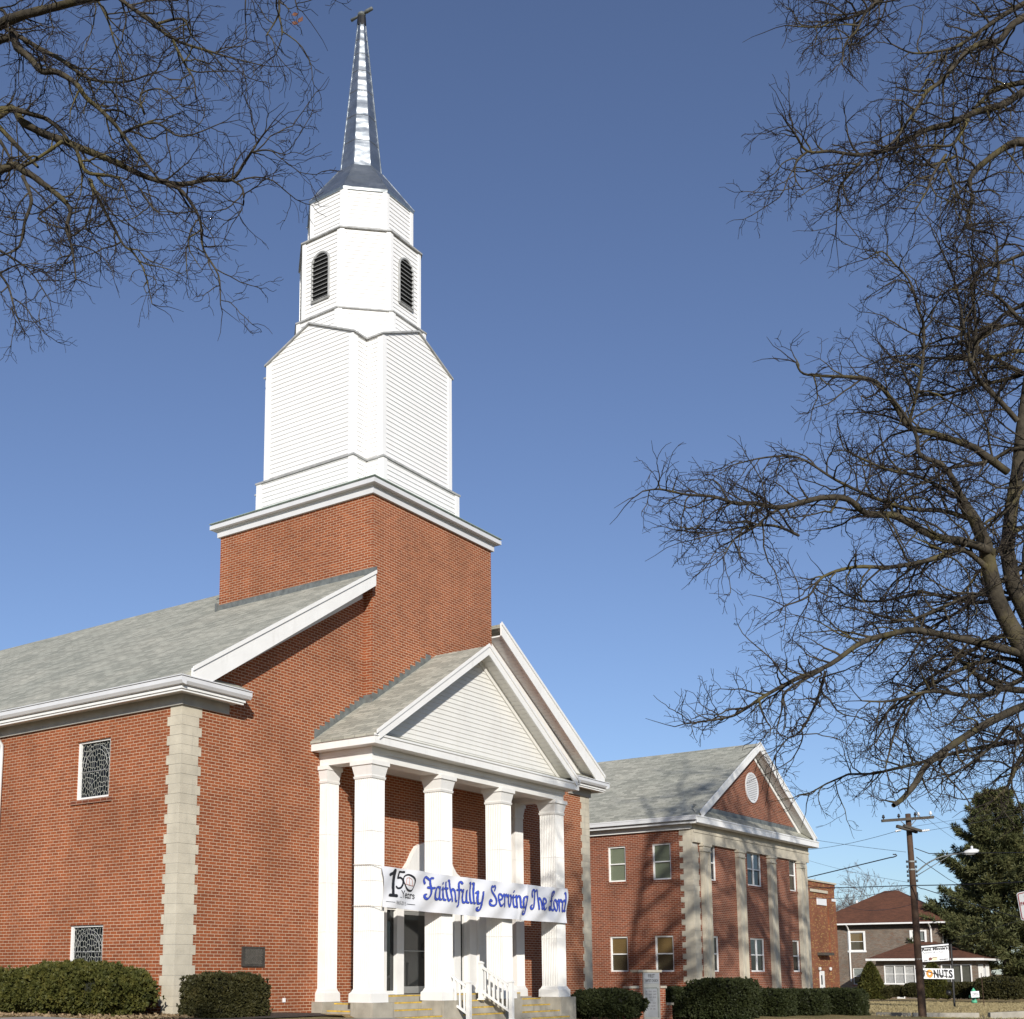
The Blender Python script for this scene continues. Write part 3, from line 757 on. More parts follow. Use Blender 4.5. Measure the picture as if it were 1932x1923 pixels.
# stepped counter-flashing against nave wall and tower face
mb = MB()
n = 22
for s in (-1,):
    for i in range(n):
        x0 = FX0+.1+(TX0-FX0-.1)*i/10
        if x0 >= TX0-.02: break
        x1 = min(x0+(TX0-FX0-.1)/10, TX0-.005); z0 = PRZ-PS*(CX-x0)
        mb.box(x0, -.022, z0-.03, x1-.004, -.002, z0+.19+PS*(x1-x0)*.5)
    for i in range(11):
        x0 = TX0+(8.3-TX0)*i/11; x1 = x0+(8.3-TX0)/11; z0 = PRZ-PS*(CX-x0)
        mb.box(x0, TY0-.022, z0-.03, x1-.004, TY0-.002, z0+.17+PS*(x1-x0)*.5)
mb.box(TX0-.022, TY0, PRZ-PS*(CX-TX0)-.02, TX0-.002, 0, PRZ-PS*(CX-TX0)+.2)
ch(mb, 'stepped_flashing', M['flash'])

# fluted square columns
def flute_profile(w, n=9):
    pts = []; h = w/2; p = w/n
    dirs = [((1,0),(0,-1)),((0,1),(1,0)),((-1,0),(0,1)),((0,-1),(-1,0))]
    for t, o in dirs:
        pts.append((t[0]*-h+o[0]*h, t[1]*-h+o[1]*h))
        for i in range(n):
            a = -h+i*p
            for q, d in ((.18,0),(.30,.017),(.70,.017),(.82,0)):
                pts.append((t[0]*(a+q*p)+o[0]*(h-d), t[1]*(a+q*p)+o[1]*(h-d)))
    return pts
def column(x, y, w, dep=None, name='column', back=False):
    zb, zt = .19, 5.56
    pr = flute_profile(w)
    sx, sy = 1, 1
    if dep: sy = dep/w
    mb = MB(); ring = [(x+a*sx, y+c*sy) for a, c in pr]
    k = len(ring); lv = [.46, 5.20]
    for z in lv:
        for a, c in ring: mb.v.append((a, c, z))
    for j in range(k):
        jj = (j+1) % k; mb.f.append([j, jj, k+jj, k+j]); mb.m.append(0)
    for zz in (1.75, 2.86, 3.97):
        mb.frustum(x, y, zz, zz+.006, w/2+.002, w/2+.002, (w/2+.002)*sy, (w/2+.002)*sy)
    o = ch(mb, name, M['column'])
    h = w/2; e = lambda v: v*sy if dep else v
    ba = MB()
    ba.frustum(x, y, zb, .38, h+.075, h+.07, (h+.075)*sy, (h+.07)*sy); ba.frustum(x, y, .38, .42, h+.07, h+.03, (h+.07)*sy, (h+.03)*sy); ba.frustum(x, y, .42, .47, h+.03, h+.012, (h+.03)*sy, (h+.012)*sy)
    ch(ba, 'column_base', M['column'], par=o)
    ca = MB()
    ca.frustum(x, y, 5.16, 5.21, h+.015, h+.03, (h+.015)*sy, (h+.03)*sy); ca.frustum(x, y, 5.21, 5.25, h+.01, h+.01, (h+.01)*sy, (h+.01)*sy)
    ca.frustum(x, y, 5.25, 5.46, h+.012, h+.055, (h+.012)*sy, (h+.055)*sy); ca.frustum(x, y, 5.46, 5.558, h+.085, h+.085, (h+.085)*sy, (h+.085)*sy)
    ch(ca, 'column_capital', M['column'], par=o)
for x in COLX: column(x, YF+.25, .48)
for x in (PX0+.22, PX1-.22): column(x, -.10, .42, .24)

# entrance surround: pilasters, lintel, bell-shaped pediment, glazed doors
mb = MB()
SY = -.14
mb.box(5.55, SY, .31, 6.65, -.002, 3.0); mb.box(10.2, SY, .31, 11.36, -.002, 3.0)
for a in (5.80, 10.55):
    mb.box(a, SY-.05, .34, a+.5, SY+.01, 2.6); mb.box(a-.06, SY-.09, .312, a+.56, SY+.012, .5)
    for i in range(7): mb.box(a+.03+i*.066, SY-.062, .52, a+.03+i*.066+.034, SY-.04, 2.5)
mb.box(6.652, SY, 2.46, 10.198, -.002, 3.0)
mb.box(5.6, SY-.10, 3.0, 11.48, -.002, 3.16)
bell = [(0,4.12),(.35,4.10),(.62,4.0),(.80,3.80),(.93,3.60),(1.10,3.42),(1.36,3.29),(1.75,3.2),(2.4,3.165)]
outl = [(8.54+a,z) for a, z in bell]+[(8.54-a,z) for a, z in bell[::-1]][:-1]
outl = [(8.54-2.4,3.161),(8.54+2.4,3.161)]+[(8.54+a,z) for a, z in bell[::-1]]+[(8.54-a,z) for a, z in bell[1:]]
mb.prism([(a, SY+.02, z) for a, z in outl], (0,.2,0))
sur = ch(mb, 'door_surround', M['column'])
mb = MB(); mb.prism([(8.54+.2*math.cos(q), SY-.005, 3.72+.2*math.sin(q)) for q in np.linspace(0, 2*math.pi, 25)[:-1]], (0,.024,0))
ch(mb, 'round_emblem', M['bookred'], par=sur)
DY = .03
mb = MB()
mb.box(6.662, DY-.04, .312, 6.73, DY+.06, 2.44); mb.box(10.13, DY-.04, .312, 10.198, DY+.06, 2.44)
mb.box(7.17, DY-.08, .312, 7.45, DY+.06, 2.44); mb.box(9.63, DY-.08, .312, 9.91, DY+.06, 2.44)
mb.box(6.731, DY-.04, .313, 7.168, DY+.06, .40); mb.box(9.912, DY-.04, .313, 10.128, DY+.06, .40); mb.box(6.731, DY-.04, 2.36, 10.128, DY+.05, 2.44)
mb.box(10.165,-.03,.312,10.1985,DY-.041,2.45)
dfr = ch(mb, 'door_frame', M['white'])
for a, b in ((6.73, 7.17), (9.91, 10.13)):
    mb = MB(); mb.poly([(a,DY+.03,.4),(b,DY+.03,.4),(b,DY+.03,2.37),(a,DY+.03,2.37)]); ch(mb, 'sidelight_glass', M['glass'], par=dfr)
for a, b, hx in ((7.455, 8.535, 8.42), (8.545, 9.625, 8.66)):
    mb = MB(); t = .075
    mb.box(a, DY-.02, .33, a+t, DY+.03, 2.35); mb.box(b-t, DY-.02, .33, b, DY+.03, 2.35); mb.box(a+t, DY-.02, .33, b-t, DY+.028, .50); mb.box(a+t, DY-.02, 2.26, b-t, DY+.028, 2.35)
    d_ = ch(mb, 'door', M['alu'])
    mb = MB(); mb.poly([(a+t,DY+.005,.5),(b-t,DY+.005,.5),(b-t,DY+.005,2.26),(a+t,DY+.005,2.26)]); ch(mb, 'door_glass', M['glass'], par=d_)
    mb = MB(); mb.box(a+t,DY-.03,1.36,b-t,DY-.01,1.38); mb.tube([(hx,DY-.02,1.2),(hx,DY-.08,1.22),(hx,DY-.08,1.55),(hx,DY-.02,1.57)], .014, 6); ch(mb, 'door_handle', M['alu'], par=d_)

# porch floor, plinth blocks and steps with worn yellow nosings
EDG = [(-1.1, .16), (-1.4, .005), (-1.7, -.15), (-2.0, -.30), (-2.3, -.45), (-2.6, -.6)]
mb = MB(); ys_ = MB()
PL = [(4.14, 4.90), (6.78, 7.56), (9.45, 10.22), (12.18, 12.98)]
mb.box(4.50, -1.10, -1.3, 12.96, -.001, .16)
mb.box(5.45, -.80, .15, 11.62, -.002, .31)
ys_.box(5.446, -.804, .285, 11.624, -.765, .314)
for i, (y, z) in enumerate(EDG):
    for (a, b) in ((4.902, 6.778), (7.562, 9.448), (10.222, 12.178)):
        if i: mb.box(a, y, -1.3, b, EDG[i-1][0]-.001, z)
        ys_.box(a+.02, y-.004, z-.028, b-.02, y+.035, z+.004)
for a, b in PL: mb.box(a, -1.73, -1.3, b, -1.101, .188)
mb.box(4.10, -.32, -1.3, 4.78, -.003, .187); mb.box(12.3, -.32, .1, 12.98, -.003, .187)
for i, (x, z) in enumerate(((4.25,.005),(3.95,-.15),(3.65,-.3))):
    mb.box(x, -1.098, -1.3, (4.499, 4.249, 3.949)[i], -.322, z); ys_.box(x-.004, -1.09, z-.028, x+.035, -.33, z+.004)
ys_.box(4.496, -1.09, .132, 4.535, -.33, .164)
stp = ch(mb, 'porch_steps', M['concrete'])
ch(ys_, 'step_nosing', M['yellow'], par=stp)

# ------------------------------------------------------------------ banner
BX0, BX1 = 4.55, 12.78
def ban(u, v, lift=0.0):
    """point of the banner, u along it, v up it"""
    x = BX0+(BX1-BX0)*u
    zt = 3.19-.075*u-.05*math.sin(math.pi*min(1,max(0,u)))*.6; zb = 2.275-.10*u-.03*math.sin(math.pi*u)
    w = .018*math.sin(u*23+v*4)+.014*math.sin(u*51-v*7)+.012*math.sin(u*9+2)+.02*math.exp(-((u-.69-.05*v)/.012)**2)-.025*math.exp(-((u-.47+.04*v)/.02)**2)
    w += .03*math.exp(-((u-.86-.12*(v-.5))/.03)**2)*v
    y = -1.64-w*1.45-.012*math.cos(math.pi*(v-.5))-lift
    return (x, y, zb+(zt-zb)*v)
banner = thing('banner', (8.6, -1.63, 2.2), 'white vinyl banner with blue lettering tied across the portico columns', 'banner')
mb = MB(); NU, NV = 420, 16
for k in (0, 1):
    for i in range(NU+1):
        for j in range(NV+1): mb.v.append(ban(i/NU, j/NV, -.003*k))
o_ = (NU+1)*(NV+1)
for i in range(NU):
    for j in range(NV):
        a = i*(NV+1)+j; mb.f.append([a, a+NV+1, a+NV+2, a+1]); mb.m.append(0); mb.f.append([o_+a, o_+a+1, o_+a+NV+2, o_+a+NV+1]); mb.m.append(0)
M['vinyl'] = plain('banner_vinyl', (0.74, 0.74, 0.76), 0.35, 0.03, 3, spec=0.5)
part(mb, 'banner_sheet', M['vinyl'], banner, True)

GL = {
 'F': (.56, [[(.06,.70),(.0,.86),(.08,1.0),(.2,.98),(.32,.90),(.42,.98),(.54,1.0)], [(.36,.92),(.33,.7),(.36,.4),(.32,.14),(.2,-.02),(.07,.0),(.02,.12),(.10,.17)], [(.2,.52),(.36,.50),(.54,.53)]]),
 'a': (.42, [[(.30,.52),(.2,.60),(.08,.54),(.02,.32),(.05,.08),(.15,.0),(.25,.05),(.30,.18)], [(.31,.60),(.30,.3),(.32,.05),(.40,.02)]]),
 'i': (.20, [[(.02,.52),(.09,.60),(.08,.3),(.09,.05),(.18,.02)], [(.09,.80),(.10,.83)]]),
 't': (.24, [[(.10,.88),(.09,.5),(.10,.1),(.14,.0),(.22,.06)], [(.0,.58),(.2,.60)]]),
 'h': (.42, [[(.02,1.0),(.08,.95),(.08,.5),(.08,.0)], [(.09,.42),(.2,.60),(.30,.52),(.31,.3),(.31,.06),(.39,.02)]]),
 'f': (.30, [[(.31,.92),(.22,1.0),(.13,.88),(.13,.5),(.13,.1),(.10,-.15),(.02,-.22)], [(.02,.58),(.25,.60)]]),
 'u': (.42, [[(.0,.55),(.07,.60),(.06,.3),(.08,.06),(.16,.0),(.26,.06),(.31,.2)], [(.31,.60),(.31,.3),(.32,.05),(.40,.02)]]),
 'l': (.19, [[(.02,1.0),(.09,.96),(.08,.5),(.09,.06),(.17,.02)]]),
 'y': (.42, [[(.0,.55),(.07,.60),(.06,.3),(.10,.06),(.2,.02),(.30,.14)], [(.32,.60),(.31,.2),(.32,-.1),(.27,-.30),(.15,-.30),(.10,-.22),(.16,-.18)]]),
 'S': (.56, [[(.42,.78),(.50,.90),(.44,1.0),(.30,.94),(.18,.96),(.12,.84),(.18,.70),(.36,.52),(.44,.32),(.40,.10),(.26,-.02),(.08,.0),(.01,.14),(.06,.26),(.15,.2)]]),
 'e': (.36, [[(.05,.28),(.18,.33),(.30,.42),(.26,.57),(.15,.60),(.05,.48),(.02,.26),(.08,.05),(.18,.0),(.32,.09)]]),
 'r': (.33, [[(.0,.54),(.08,.60),(.08,.3),(.08,.0)], [(.09,.40),(.19,.60),(.28,.57),(.31,.5)]]),
 'v': (.38, [[(.0,.54),(.07,.60),(.09,.3),(.16,.02),(.26,.14),(.32,.36),(.29,.56),(.22,.60)]]),
 'n': (.42, [[(.0,.54),(.08,.60),(.08,.3),(.08,.0)], [(.09,.42),(.2,.60),(.30,.54),(.31,.3),(.31,.06),(.39,.02)]]),
 'g': (.42, [[(.30,.52),(.2,.60),(.08,.54),(.02,.32),(.05,.10),(.15,.03),(.25,.08),(.30,.2)], [(.31,.60),(.31,.2),(.31,-.1),(.25,-.30),(.12,-.30),(.06,-.20),(.14,-.17)]]),
 'T': (.54, [[(.08,.62),(.0,.78),(.05,.94),(.2,1.0),(.34,.93),(.46,.96),(.52,1.02)], [(.26,.95),(.30,.6),(.28,.25),(.2,.02),(.08,.0),(.02,.12),(.1,.18)]]),
 'L': (.56, [[(.42,.78),(.50,.92),(.40,1.02),(.28,.94),(.26,.74),(.34,.5),(.30,.2),(.16,.02),(.04,.04),(.02,.15),(.12,.19),(.26,.08),(.42,.0),(.54,.1)], [(.16,.50),(.42,.52)]]),
 'o': (.38, [[(.17,.60),(.05,.48),(.02,.28),(.08,.06),(.18,.0),(.29,.12),(.32,.34),(.27,.54),(.17,.60)]]),
 'd': (.42, [[(.28,.52),(.18,.60),(.07,.52),(.02,.30),(.06,.06),(.15,.0),(.25,.06),(.30,.18)], [(.26,1.0),(.31,.95),(.31,.5),(.31,.06),(.39,.02)]]),
 '1': (.3, [[(.02,.82),(.14,.90),(.22,1.0),(.20,.5),(.17,.04)], [(.19,.9),(.17,.3)], [(.06,.0),(.30,.0)]]),
 '5': (.42, [[(.14,.98),(.40,1.0)], [(.14,.97),(.10,.60)], [(.10,.60),(.24,.64),(.36,.52),(.36,.28),(.24,.04),(.08,.0),(.02,.08)]]),
 'Y': (.46, [[(.02,1.0),(.22,.5)], [(.44,1.0),(.22,.5),(.22,.0)]]), 's': (.3, [[(.25,.5),(.14,.6),(.04,.5),(.12,.34),(.25,.2),(.14,.0),(.02,.08)]]),
}
def smooth_line(p, n=5):
    if len(p) < 3: return p
    q = [p[0]]+list(p)+[p[-1]]; r = []
    for i in range(1, len(q)-2):
        for t in np.linspace(0, 1, n, endpoint=False):
            a, b, c, d = (np.array(q[i+k]) for k in (-1, 0, 1, 2))
            r.append(tuple(.5*(2*b+(c-a)*t+(2*a-5*b+4*c-d)*t*t+(3*b-a-3*c+d)*t**3)))
    return r+[p[-1]]
def script_word(word, u0, u1, v0, cap, rad, res, ang, flat, layers, surf, slant=0.0, ar=None):
    """pen-drawn lettering: distance field of the strokes, cut into runs of cells"""
    W, H = ar
    x = 0; segs = []
    for c in word:
        adv, st = GL[c]
        for s in st:
            q = smooth_line(s)
            segs += [(q[i][0]+x+slant*q[i][1], q[i][1], q[i+1][0]+x+slant*q[i+1][1], q[i+1][1]) for i in range(len(q)-1)]
        x += adv+.015
    sx = (u1-u0)*W/x; sy = cap*H
    A = np.array(segs)*np.array([sx, sy, sx, sy])
    pad = rad*2.2
    gx = np.arange(-pad, x*sx+pad, res); gy = np.arange(A[:, [1,3]].min()-pad, A[:, [1,3]].max()+pad, res)
    X, Y = np.meshgrid(gx, gy)
    ca, sa = math.cos(ang), math.sin(ang)
    T = lambda a, b: (a*ca+b*sa, (-a*sa+b*ca)*flat)
    U, V = T(X, Y); D = np.full(X.shape, 9.0)
    for x0, y0, x1, y1 in A:
        (a0, b0), (a1, b1) = T(x0, y0), T(x1, y1)
        dx, dy = a1-a0, b1-b0; L = dx*dx+dy*dy+1e-12
        t = np.clip(((U-a0)*dx+(V-b0)*dy)/L, 0, 1)
        D = np.minimum(D, np.hypot(U-a0-t*dx, V-b0-t*dy))
    out = []
    for lo, hi in layers:
        mb = MB(); msk = (D >= lo) & (D < hi)
        for j in range(msk.shape[0]):
            row = msk[j]; i = 0
            while i < len(row):
                if row[i]:
                    k = i
                    while k < len(row) and row[k] and k-i < 14: k += 1
                    q = [(gx[i], gy[j]), (gx[k-1]+res, gy[j]), (gx[k-1]+res, gy[j]+res), (gx[i], gy[j]+res)]
                    mb.poly([surf(u0+a/W, v0+b/H) for a, b in q]); i = k
                else: i += 1
        out.append(mb)
    return out
surf = lambda u, v: ban(u, v, .010)
AR = (BX1-BX0, .90)
lb, ln = MB(), MB()
def merge(dst, src):
    b = len(dst.v); dst.v += src.v; dst.f += [[i+b for i in f] for f in src.f]; dst.m += src.m
for word, u0, u1, v0 in (('Faithfully', .188, .492, .33), ('Serving', .520, .742, .33), ('The', .760, .855, .33), ('Lord', .876, .992, .33)):
    a, b = script_word(word, u0, u1, v0, .53, .036, .009, R(30), 1.9, ((0, .029), (.029, .043)), surf, 0, AR)
    merge(lb, a); merge(ln, b)
part(lb, 'blue_lettering', M['blue'], banner); part(ln, 'lettering_outline', M['navy'], banner)
bk = MB()
a, = script_word('1', .022, .058, .30, .62, .05, .008, R(20), 1.5, ((0, .05),), surf, .10, AR); merge(bk, a)
a, = script_word('5', .060, .096, .50, .42, .03, .008, R(20), 1.5, ((0, .030),), surf, .10, AR); merge(bk, a)
ring = [(.122+.026*math.cos(q)*(1+.10*math.sin(3*q)), .67+.235*math.sin(q)*(1+.08*math.cos(2*q+.5))) for q in np.linspace(0, 2*math.pi, 41)]
for i in range(40):
    (a0, b0), (a1, b1) = ring[i], ring[i+1]; f = lambda a, b, k: (.122+(a-.122)*k, .67+(b-.67)*k)
    k = .80-.06*math.sin(i*.3)
    bk.poly([surf(a0, b0), surf(a1, b1), surf(*f(a1, b1, k)), surf(*f(a0, b0, k))])
a, = script_word('Years', .082, .152, .285, .17, .012, .006, R(15), 1.3, ((0, .012),), surf, 0, AR); merge(bk, a)
for u0, u1, v in ((.022, .082, .275), (.012, .048, .135), (.112, .150, .135)):
    bk.poly([surf(u0, v), surf(u1, v), surf(u1, v+.012), surf(u0, v+.012)])
part(bk, 'black_lettering', M['ink'], banner)
bo = MB()
for pts in ([(.106,.62),(.111,.78),(.121,.80)], [(.121,.62),(.121,.80)], [(.121,.80),(.131,.76),(.139,.60)], [(.104,.63),(.121,.61),(.140,.60)]):
    for i in range(len(pts)-1):
        (a0,b0),(a1,b1) = pts[i], pts[i+1]; bo.tube([ban(a0,b0,.006), ban(a1,b1,.006)], .007, 4)
part(bo, 'book_emblem', M['bookred'], banner)

_txt = {}
def text_mesh(body, bold=0.0, shear=0.0, space=1.0):
    cu = bpy.data.curves.new('t', 'FONT'); cu.body = body; cu.offset = bold; cu.shear = shear; cu.size = 1.0; cu.space_character = space; cu.resolution_u = 3
    o = bpy.data.objects.new('t', cu); COL.objects.link(o)
    dg = bpy.context.evaluated_depsgraph_get(); dg.update()
    me = bpy.data.meshes.new_from_object(o.evaluated_get(dg)); 
    v = [tuple(p.co) for p in me.vertices]; f = [list(p.vertices) for p in me.polygons]
    bpy.data.objects.remove(o); bpy.data.meshes.remove(me); bpy.data.curves.remove(cu)
    return v, f
def text(mb, body, u0, u1, v0, v1, surf, bold=0.0, shear=0.0, space=1.0):
    v, f = text_mesh(body, bold, shear, space)
    xs = [p[0] for p in v]; ys = [p[1] for p in v]; ax, bx, ay, by = min(xs), max(xs), min(ys), max(ys)
    b = len(mb.v)
    for x, y, z in v: mb.v.append(tuple(surf(u0+(x-ax)/(bx-ax)*(u1-u0), v0+(y-ay)/(by-ay)*(v1-v0))))
    for q in f: mb.f.append([b+i for i in q]); mb.m.append(mb.mi)
g = MB(); text(g, '1865-2015', .052, .108, .10, .19, surf); part(g, 'year_lettering', M['inkgrey'], banner)
mb = MB()
for u, xx in ((0, 4.26), (1, 12.84)):
    for v in (0, 1):
        p = ban(u, v); mb.tube([p, (xx+(.1 if u == 0 else -.0), -1.57, p[2]+.01), (xx, -1.565, p[2]+.015), (xx-.01 if u == 0 else xx+.01, -1.05, p[2]+.03)], .008, 5)
part(mb, 'tie_cord', M['rope'], banner)

# ------------------------------------------------------------------ plaque, hand rails
pl = thing('wall_plaque', (2.2, -.03, .98), 'small dark bronze plaque on the brick wall above the clipped box shrub', 'plaque')
mb = MB(); mb.box(1.88,-.035,.985,2.51,.0,1.365); mb.box(1.86,-.045,.965,2.53,-.001,1.0); mb.box(1.86,-.045,1.35,2.53,-.001,1.385); mb.box(1.86,-.045,1.0,1.89,-.001,1.35); mb.box(2.50,-.045,1.0,2.53,-.001,1.35)
part(mb, 'plaque_plate', M['bronze'], pl)
mb = MB(); rg = random.Random(3)
for i in range(13):
    z = 1.325-i*.0255; x = 1.93+rg.uniform(0, .02)
    while x < 2.43:
        l = rg.uniform(.03, .08); mb.box(x, -.04, z, min(x+l, 2.47), -.034, z+.010); x += l+.014
part(mb, 'plaque_lettering', M['bronzelite'], pl)
for x, lab in ((9.19, 'white stair railing on the right side of the middle porch steps'), (7.33, 'white stair railing partly hidden behind the second front column')):
    t = thing('stair_railing', (x, -1.6, 0), lab, 'railing', 'white railings flanking the porch steps')
    y0, y1 = -1.16, -2.06
    for y, zb, zt in ((y0, .16, 1.06), (y1, -.32, .60)):
        mb = MB(); mb.box(x-.05, y-.05, zb, x+.05, y+.05, zt); mb.frustum(x, y, zb, zb+.03, .075, .07); mb.frustum(x, y, zt, zt+.03, .065, .065); mb.frustum(x, y, zt+.03, zt+.065, .06, .015)
        part(mb, 'post', M['white'], t)
    for dz, h in ((0, .06), (-.62, .05)):
        mb = MB(); mb.prism([(x-.035,y0-.05,1.0+dz),(x-.035,y1+.05,.54+dz),(x-.035,y1+.05,.54+dz-h),(x-.035,y0-.05,1.0+dz-h)], (.07,0,0)); part(mb, 'top_rail' if dz == 0 else 'bottom_rail', M['white'], t)
    for i in range(6):
        q = (i+1)/7; y = y0+(y1-y0)*q; z = 1.0-.46*q
        mb = MB(); mb.box(x-.017, y-.017, z-.64, x+.017, y+.017, z-.05); part(mb, 'baluster', M['white'], t)

# ------------------------------------------------------------------ two storey wing beside the church
B2 = (24.6, -.077, 0.0); B2R = -.029
wing = thing('brick_annex', B2, 'two storey red brick building with limestone pilasters and a round gable vent', 'building', rz=B2R)
wp = lambda mb, name, mats, smooth=False, par=None: part(mb, name, mats, par or wing, smooth, world=False)
W2, F2, G2, R2, D2 = 11.03, 6.03, 6.40, 9.90, 26
LW = [(.86, 1.61), (2.72, 3.47), (5.2, 5.95), (7.06, 7.81), (9.6, 10.35)]
FW = [(1.21, 1.97), (4.79, 6.17), (9.05, 9.82)]
ZL = ((.86, 2.16), (4.20, 5.53))
mb = MB()
holed(mb, lambda u, z, d: (d, u, z), 0, D2, -1.4, F2+.05, [(a, b, c, d) for a, b in LW for c, d in ZL], .12)
holed(mb, lambda u, z, d: (u, d, z), 0, W2, -1.4, F2+.3, [(a, b, c, d) for a, b in FW for c, d in ZL], .12)
mb.poly([(0,0,F2+.3),(W2,0,F2+.3),(W2/2,0,R2-.1)]); mb.poly([(W2,0,-1.4),(W2,D2,-1.4),(W2,D2,F2+.3),(W2,0,F2+.3)]); mb.poly([(0,D2,-1.4),(W2,D2,-1.4),(W2,D2,F2+.3),(W2/2,D2,R2-.1),(0,D2,F2+.3)])
wp(mb, 'wall', M['brick2'])
def sash(fn, a, b, c, d, top, bot, par, maker, double=False):
    """double hung window: fn(u, z, depth)->point"""
    f = MB(); t = .055
    def bar(u0, u1, z0, z1, d0=.045, d1=.10):
        f.box(*fn(u0, z0, d0), *fn(u1, z1, d1))
    bar(a, a+t, c, d); bar(b-t, b, c, d); bar(a+t, b-t, c, c+t, .046, .099); bar(a+t, b-t, d-t, d, .046, .099)
    m = (c+d)/2; bar(a+t, b-t, m-.022, m+.022, .055, .098)
    if double: bar((a+b)/2-.04, (a+b)/2+.04, c+t, d-t, .047, .097)
    o = maker(f, 'window', M['white'], par=par)
    for nme, z0, z1, mt in (('upper_pane', m+.022, d-t, top), ('lower_pane', c+t, m-.022, bot)):
        g = MB(); g.poly([fn(a+t,z0,.112), fn(b-t,z0,.112), fn(b-t,z1,.112), fn(a+t,z1,.112)]); maker(g, nme+'_blind', mt, par=o)
        g = MB(); g.poly([fn(a+t,z0,.085), fn(b-t,z0,.085), fn(b-t,z1,.085), fn(a+t,z1,.085)]); maker(g, nme, M['pane'], par=o)
    s = MB(); n = max(6, int((b-a+.16)/.075))
    for q in range(n):
        u0 = a-.08+(b-a+.16)*q/n; s.box(*fn(u0, c-.10, -.03), *fn(u0+(b-a+.16)/n-.01, c-.002, .04))
    maker(s, 'sill', M['brick2'], par=o)
    return o
for a, b in LW:
    sash(lambda u, z, d: (d, u, z), a, b, *ZL[0], M['bamboo'], M['bamboo_dim'], None, wp)
    sash(lambda u, z, d: (d, u, z), a, b, *ZL[1], M['blind_green'], M['blind_green'], None, wp)
for i, (a, b) in enumerate(FW):
    sash(lambda u, z, d: (u, d, z), a, b, *ZL[0], M['curtain'] if i == 1 else M['bamboo_dim'], M['glass'], None, wp, i == 1)
    sash(lambda u, z, d: (u, d, z), a, b, *ZL[1], M['blind_white'], M['glass'], None, wp, i == 1)
mb = MB(); gable_roof(mb, -.36, W2+.36, G2+.02, W2/2, R2, -.40, D2+.3, .09)
mb.prism([(-.33,-.40,G2+.03),(W2+.33,-.40,G2+.03),(W2-.1,-.003,G2+.36),(.1,-.003,G2+.36)], (0,0,-.003))
wp(mb, 'roof', M['shingle'])
s2 = (R2-G2)/(W2/2+.36)
for s in (-1, 1):
    X = lambda x: W2/2+s*x
    z = lambda x: R2-s2*x
    mb = MB(); mb.prism([(X(0),-.44,z(0)+.04),(X(5.62),-.44,z(5.62)+.04),(X(5.5),-.44,z(5.5)-.26),(X(0),-.44,z(0)-.30)], (0,.038,0))
    mb.prism([(X(0),-.465,z(0)+.07),(X(5.7),-.465,z(5.7)+.07),(X(5.7),-.465,z(5.7)-.01),(X(0),-.465,z(0)-.01)], (0,.024,0))
    mb.prism([(X(0),-.05,z(0)-.24),(X(5.0),-.05,z(5.0)-.24),(X(5.0),-.05,z(5.0)-.42),(X(0),-.05,z(0)-.42)], (0,.046,0))
    wp(mb, 'rake_board', M['white'])
    mb = MB(); n = 34
    for i in range(n):
        a, b = 5.3*i/n, 5.3*(i+1)/n-.012
        mb.prism([(X(a),-.40,z(a)-.17),(X(b),-.40,z(b)-.17),(X(b),-.40,z(b)-.22),(X(a),-.40,z(a)-.22)], (0,.395,0))
    wp(mb, 'soffit', M['white'])
mb = MB(); mb.box(-.40,-.44,6.16,W2+.40,-.40,6.40); mb.box(-.42,-.46,6.37,W2+.42,-.399,6.42); mb.box(-.36,-.399,6.14,W2+.36,-.13,6.19)
wp(mb, 'front_fascia', M['white'])
for s in (0, 1):
    X = (lambda x: x) if s == 0 else (lambda x: W2-x)
    mb = MB(); mb.box(X(-.46), -.398, 6.26, X(-.36), D2, 6.41); mb.box(X(-.47), -.398, 6.38, X(-.359), D2, 6.425); mb.box(X(-.355), -.398, 6.20, X(-.0), D2, 6.25); mb.box(X(-.355),-.39,6.15,X(-.30),D2,6.199)
    wp(mb, 'gutter', M['gutter'])
    mb = MB(); mb.box(X(-.05), -.04, 6.0, X(-.001), D2, 6.198); mb.box(X(-.10), .01, 5.98, X(-.051), D2, 6.05); wp(mb, 'frieze', M['white'])
# limestone: architrave, pilasters, quoins
mb = MB(); mb.box(-.03, -.10, 5.50, W2+.03, -.002, 6.14); mb.box(-.05, -.125, 5.86, W2+.05, -.10, 5.93)
wp(mb, 'architrave', M['stone'])
for x in (.90, 3.98, 7.02, 10.13):
    mb = MB(); mb.box(x-.30, -.13, -1.0, x+.30, -.003, 5.22); mb.box(x-.30,-.15,-1.0,x-.25,-.131,5.2); mb.box(x+.25,-.15,-1.0,x+.30,-.131,5.2); mb.box(x-.17,-.15,-1.0,x-.13,-.131,5.2); mb.box(x+.13,-.15,-1.0,x+.17,-.131,5.2)
    o = wp(mb, 'pilaster', M['stone'])
    mb = MB(); mb.box(x-.33,-.175,5.20,x+.33,-.004,5.25); mb.box(x-.305,-.155,5.25,x+.305,-.004,5.40); mb.box(x-.36,-.19,5.40,x+.36,-.004,5.499); wp(mb, 'capital', M['stone'], par=o)
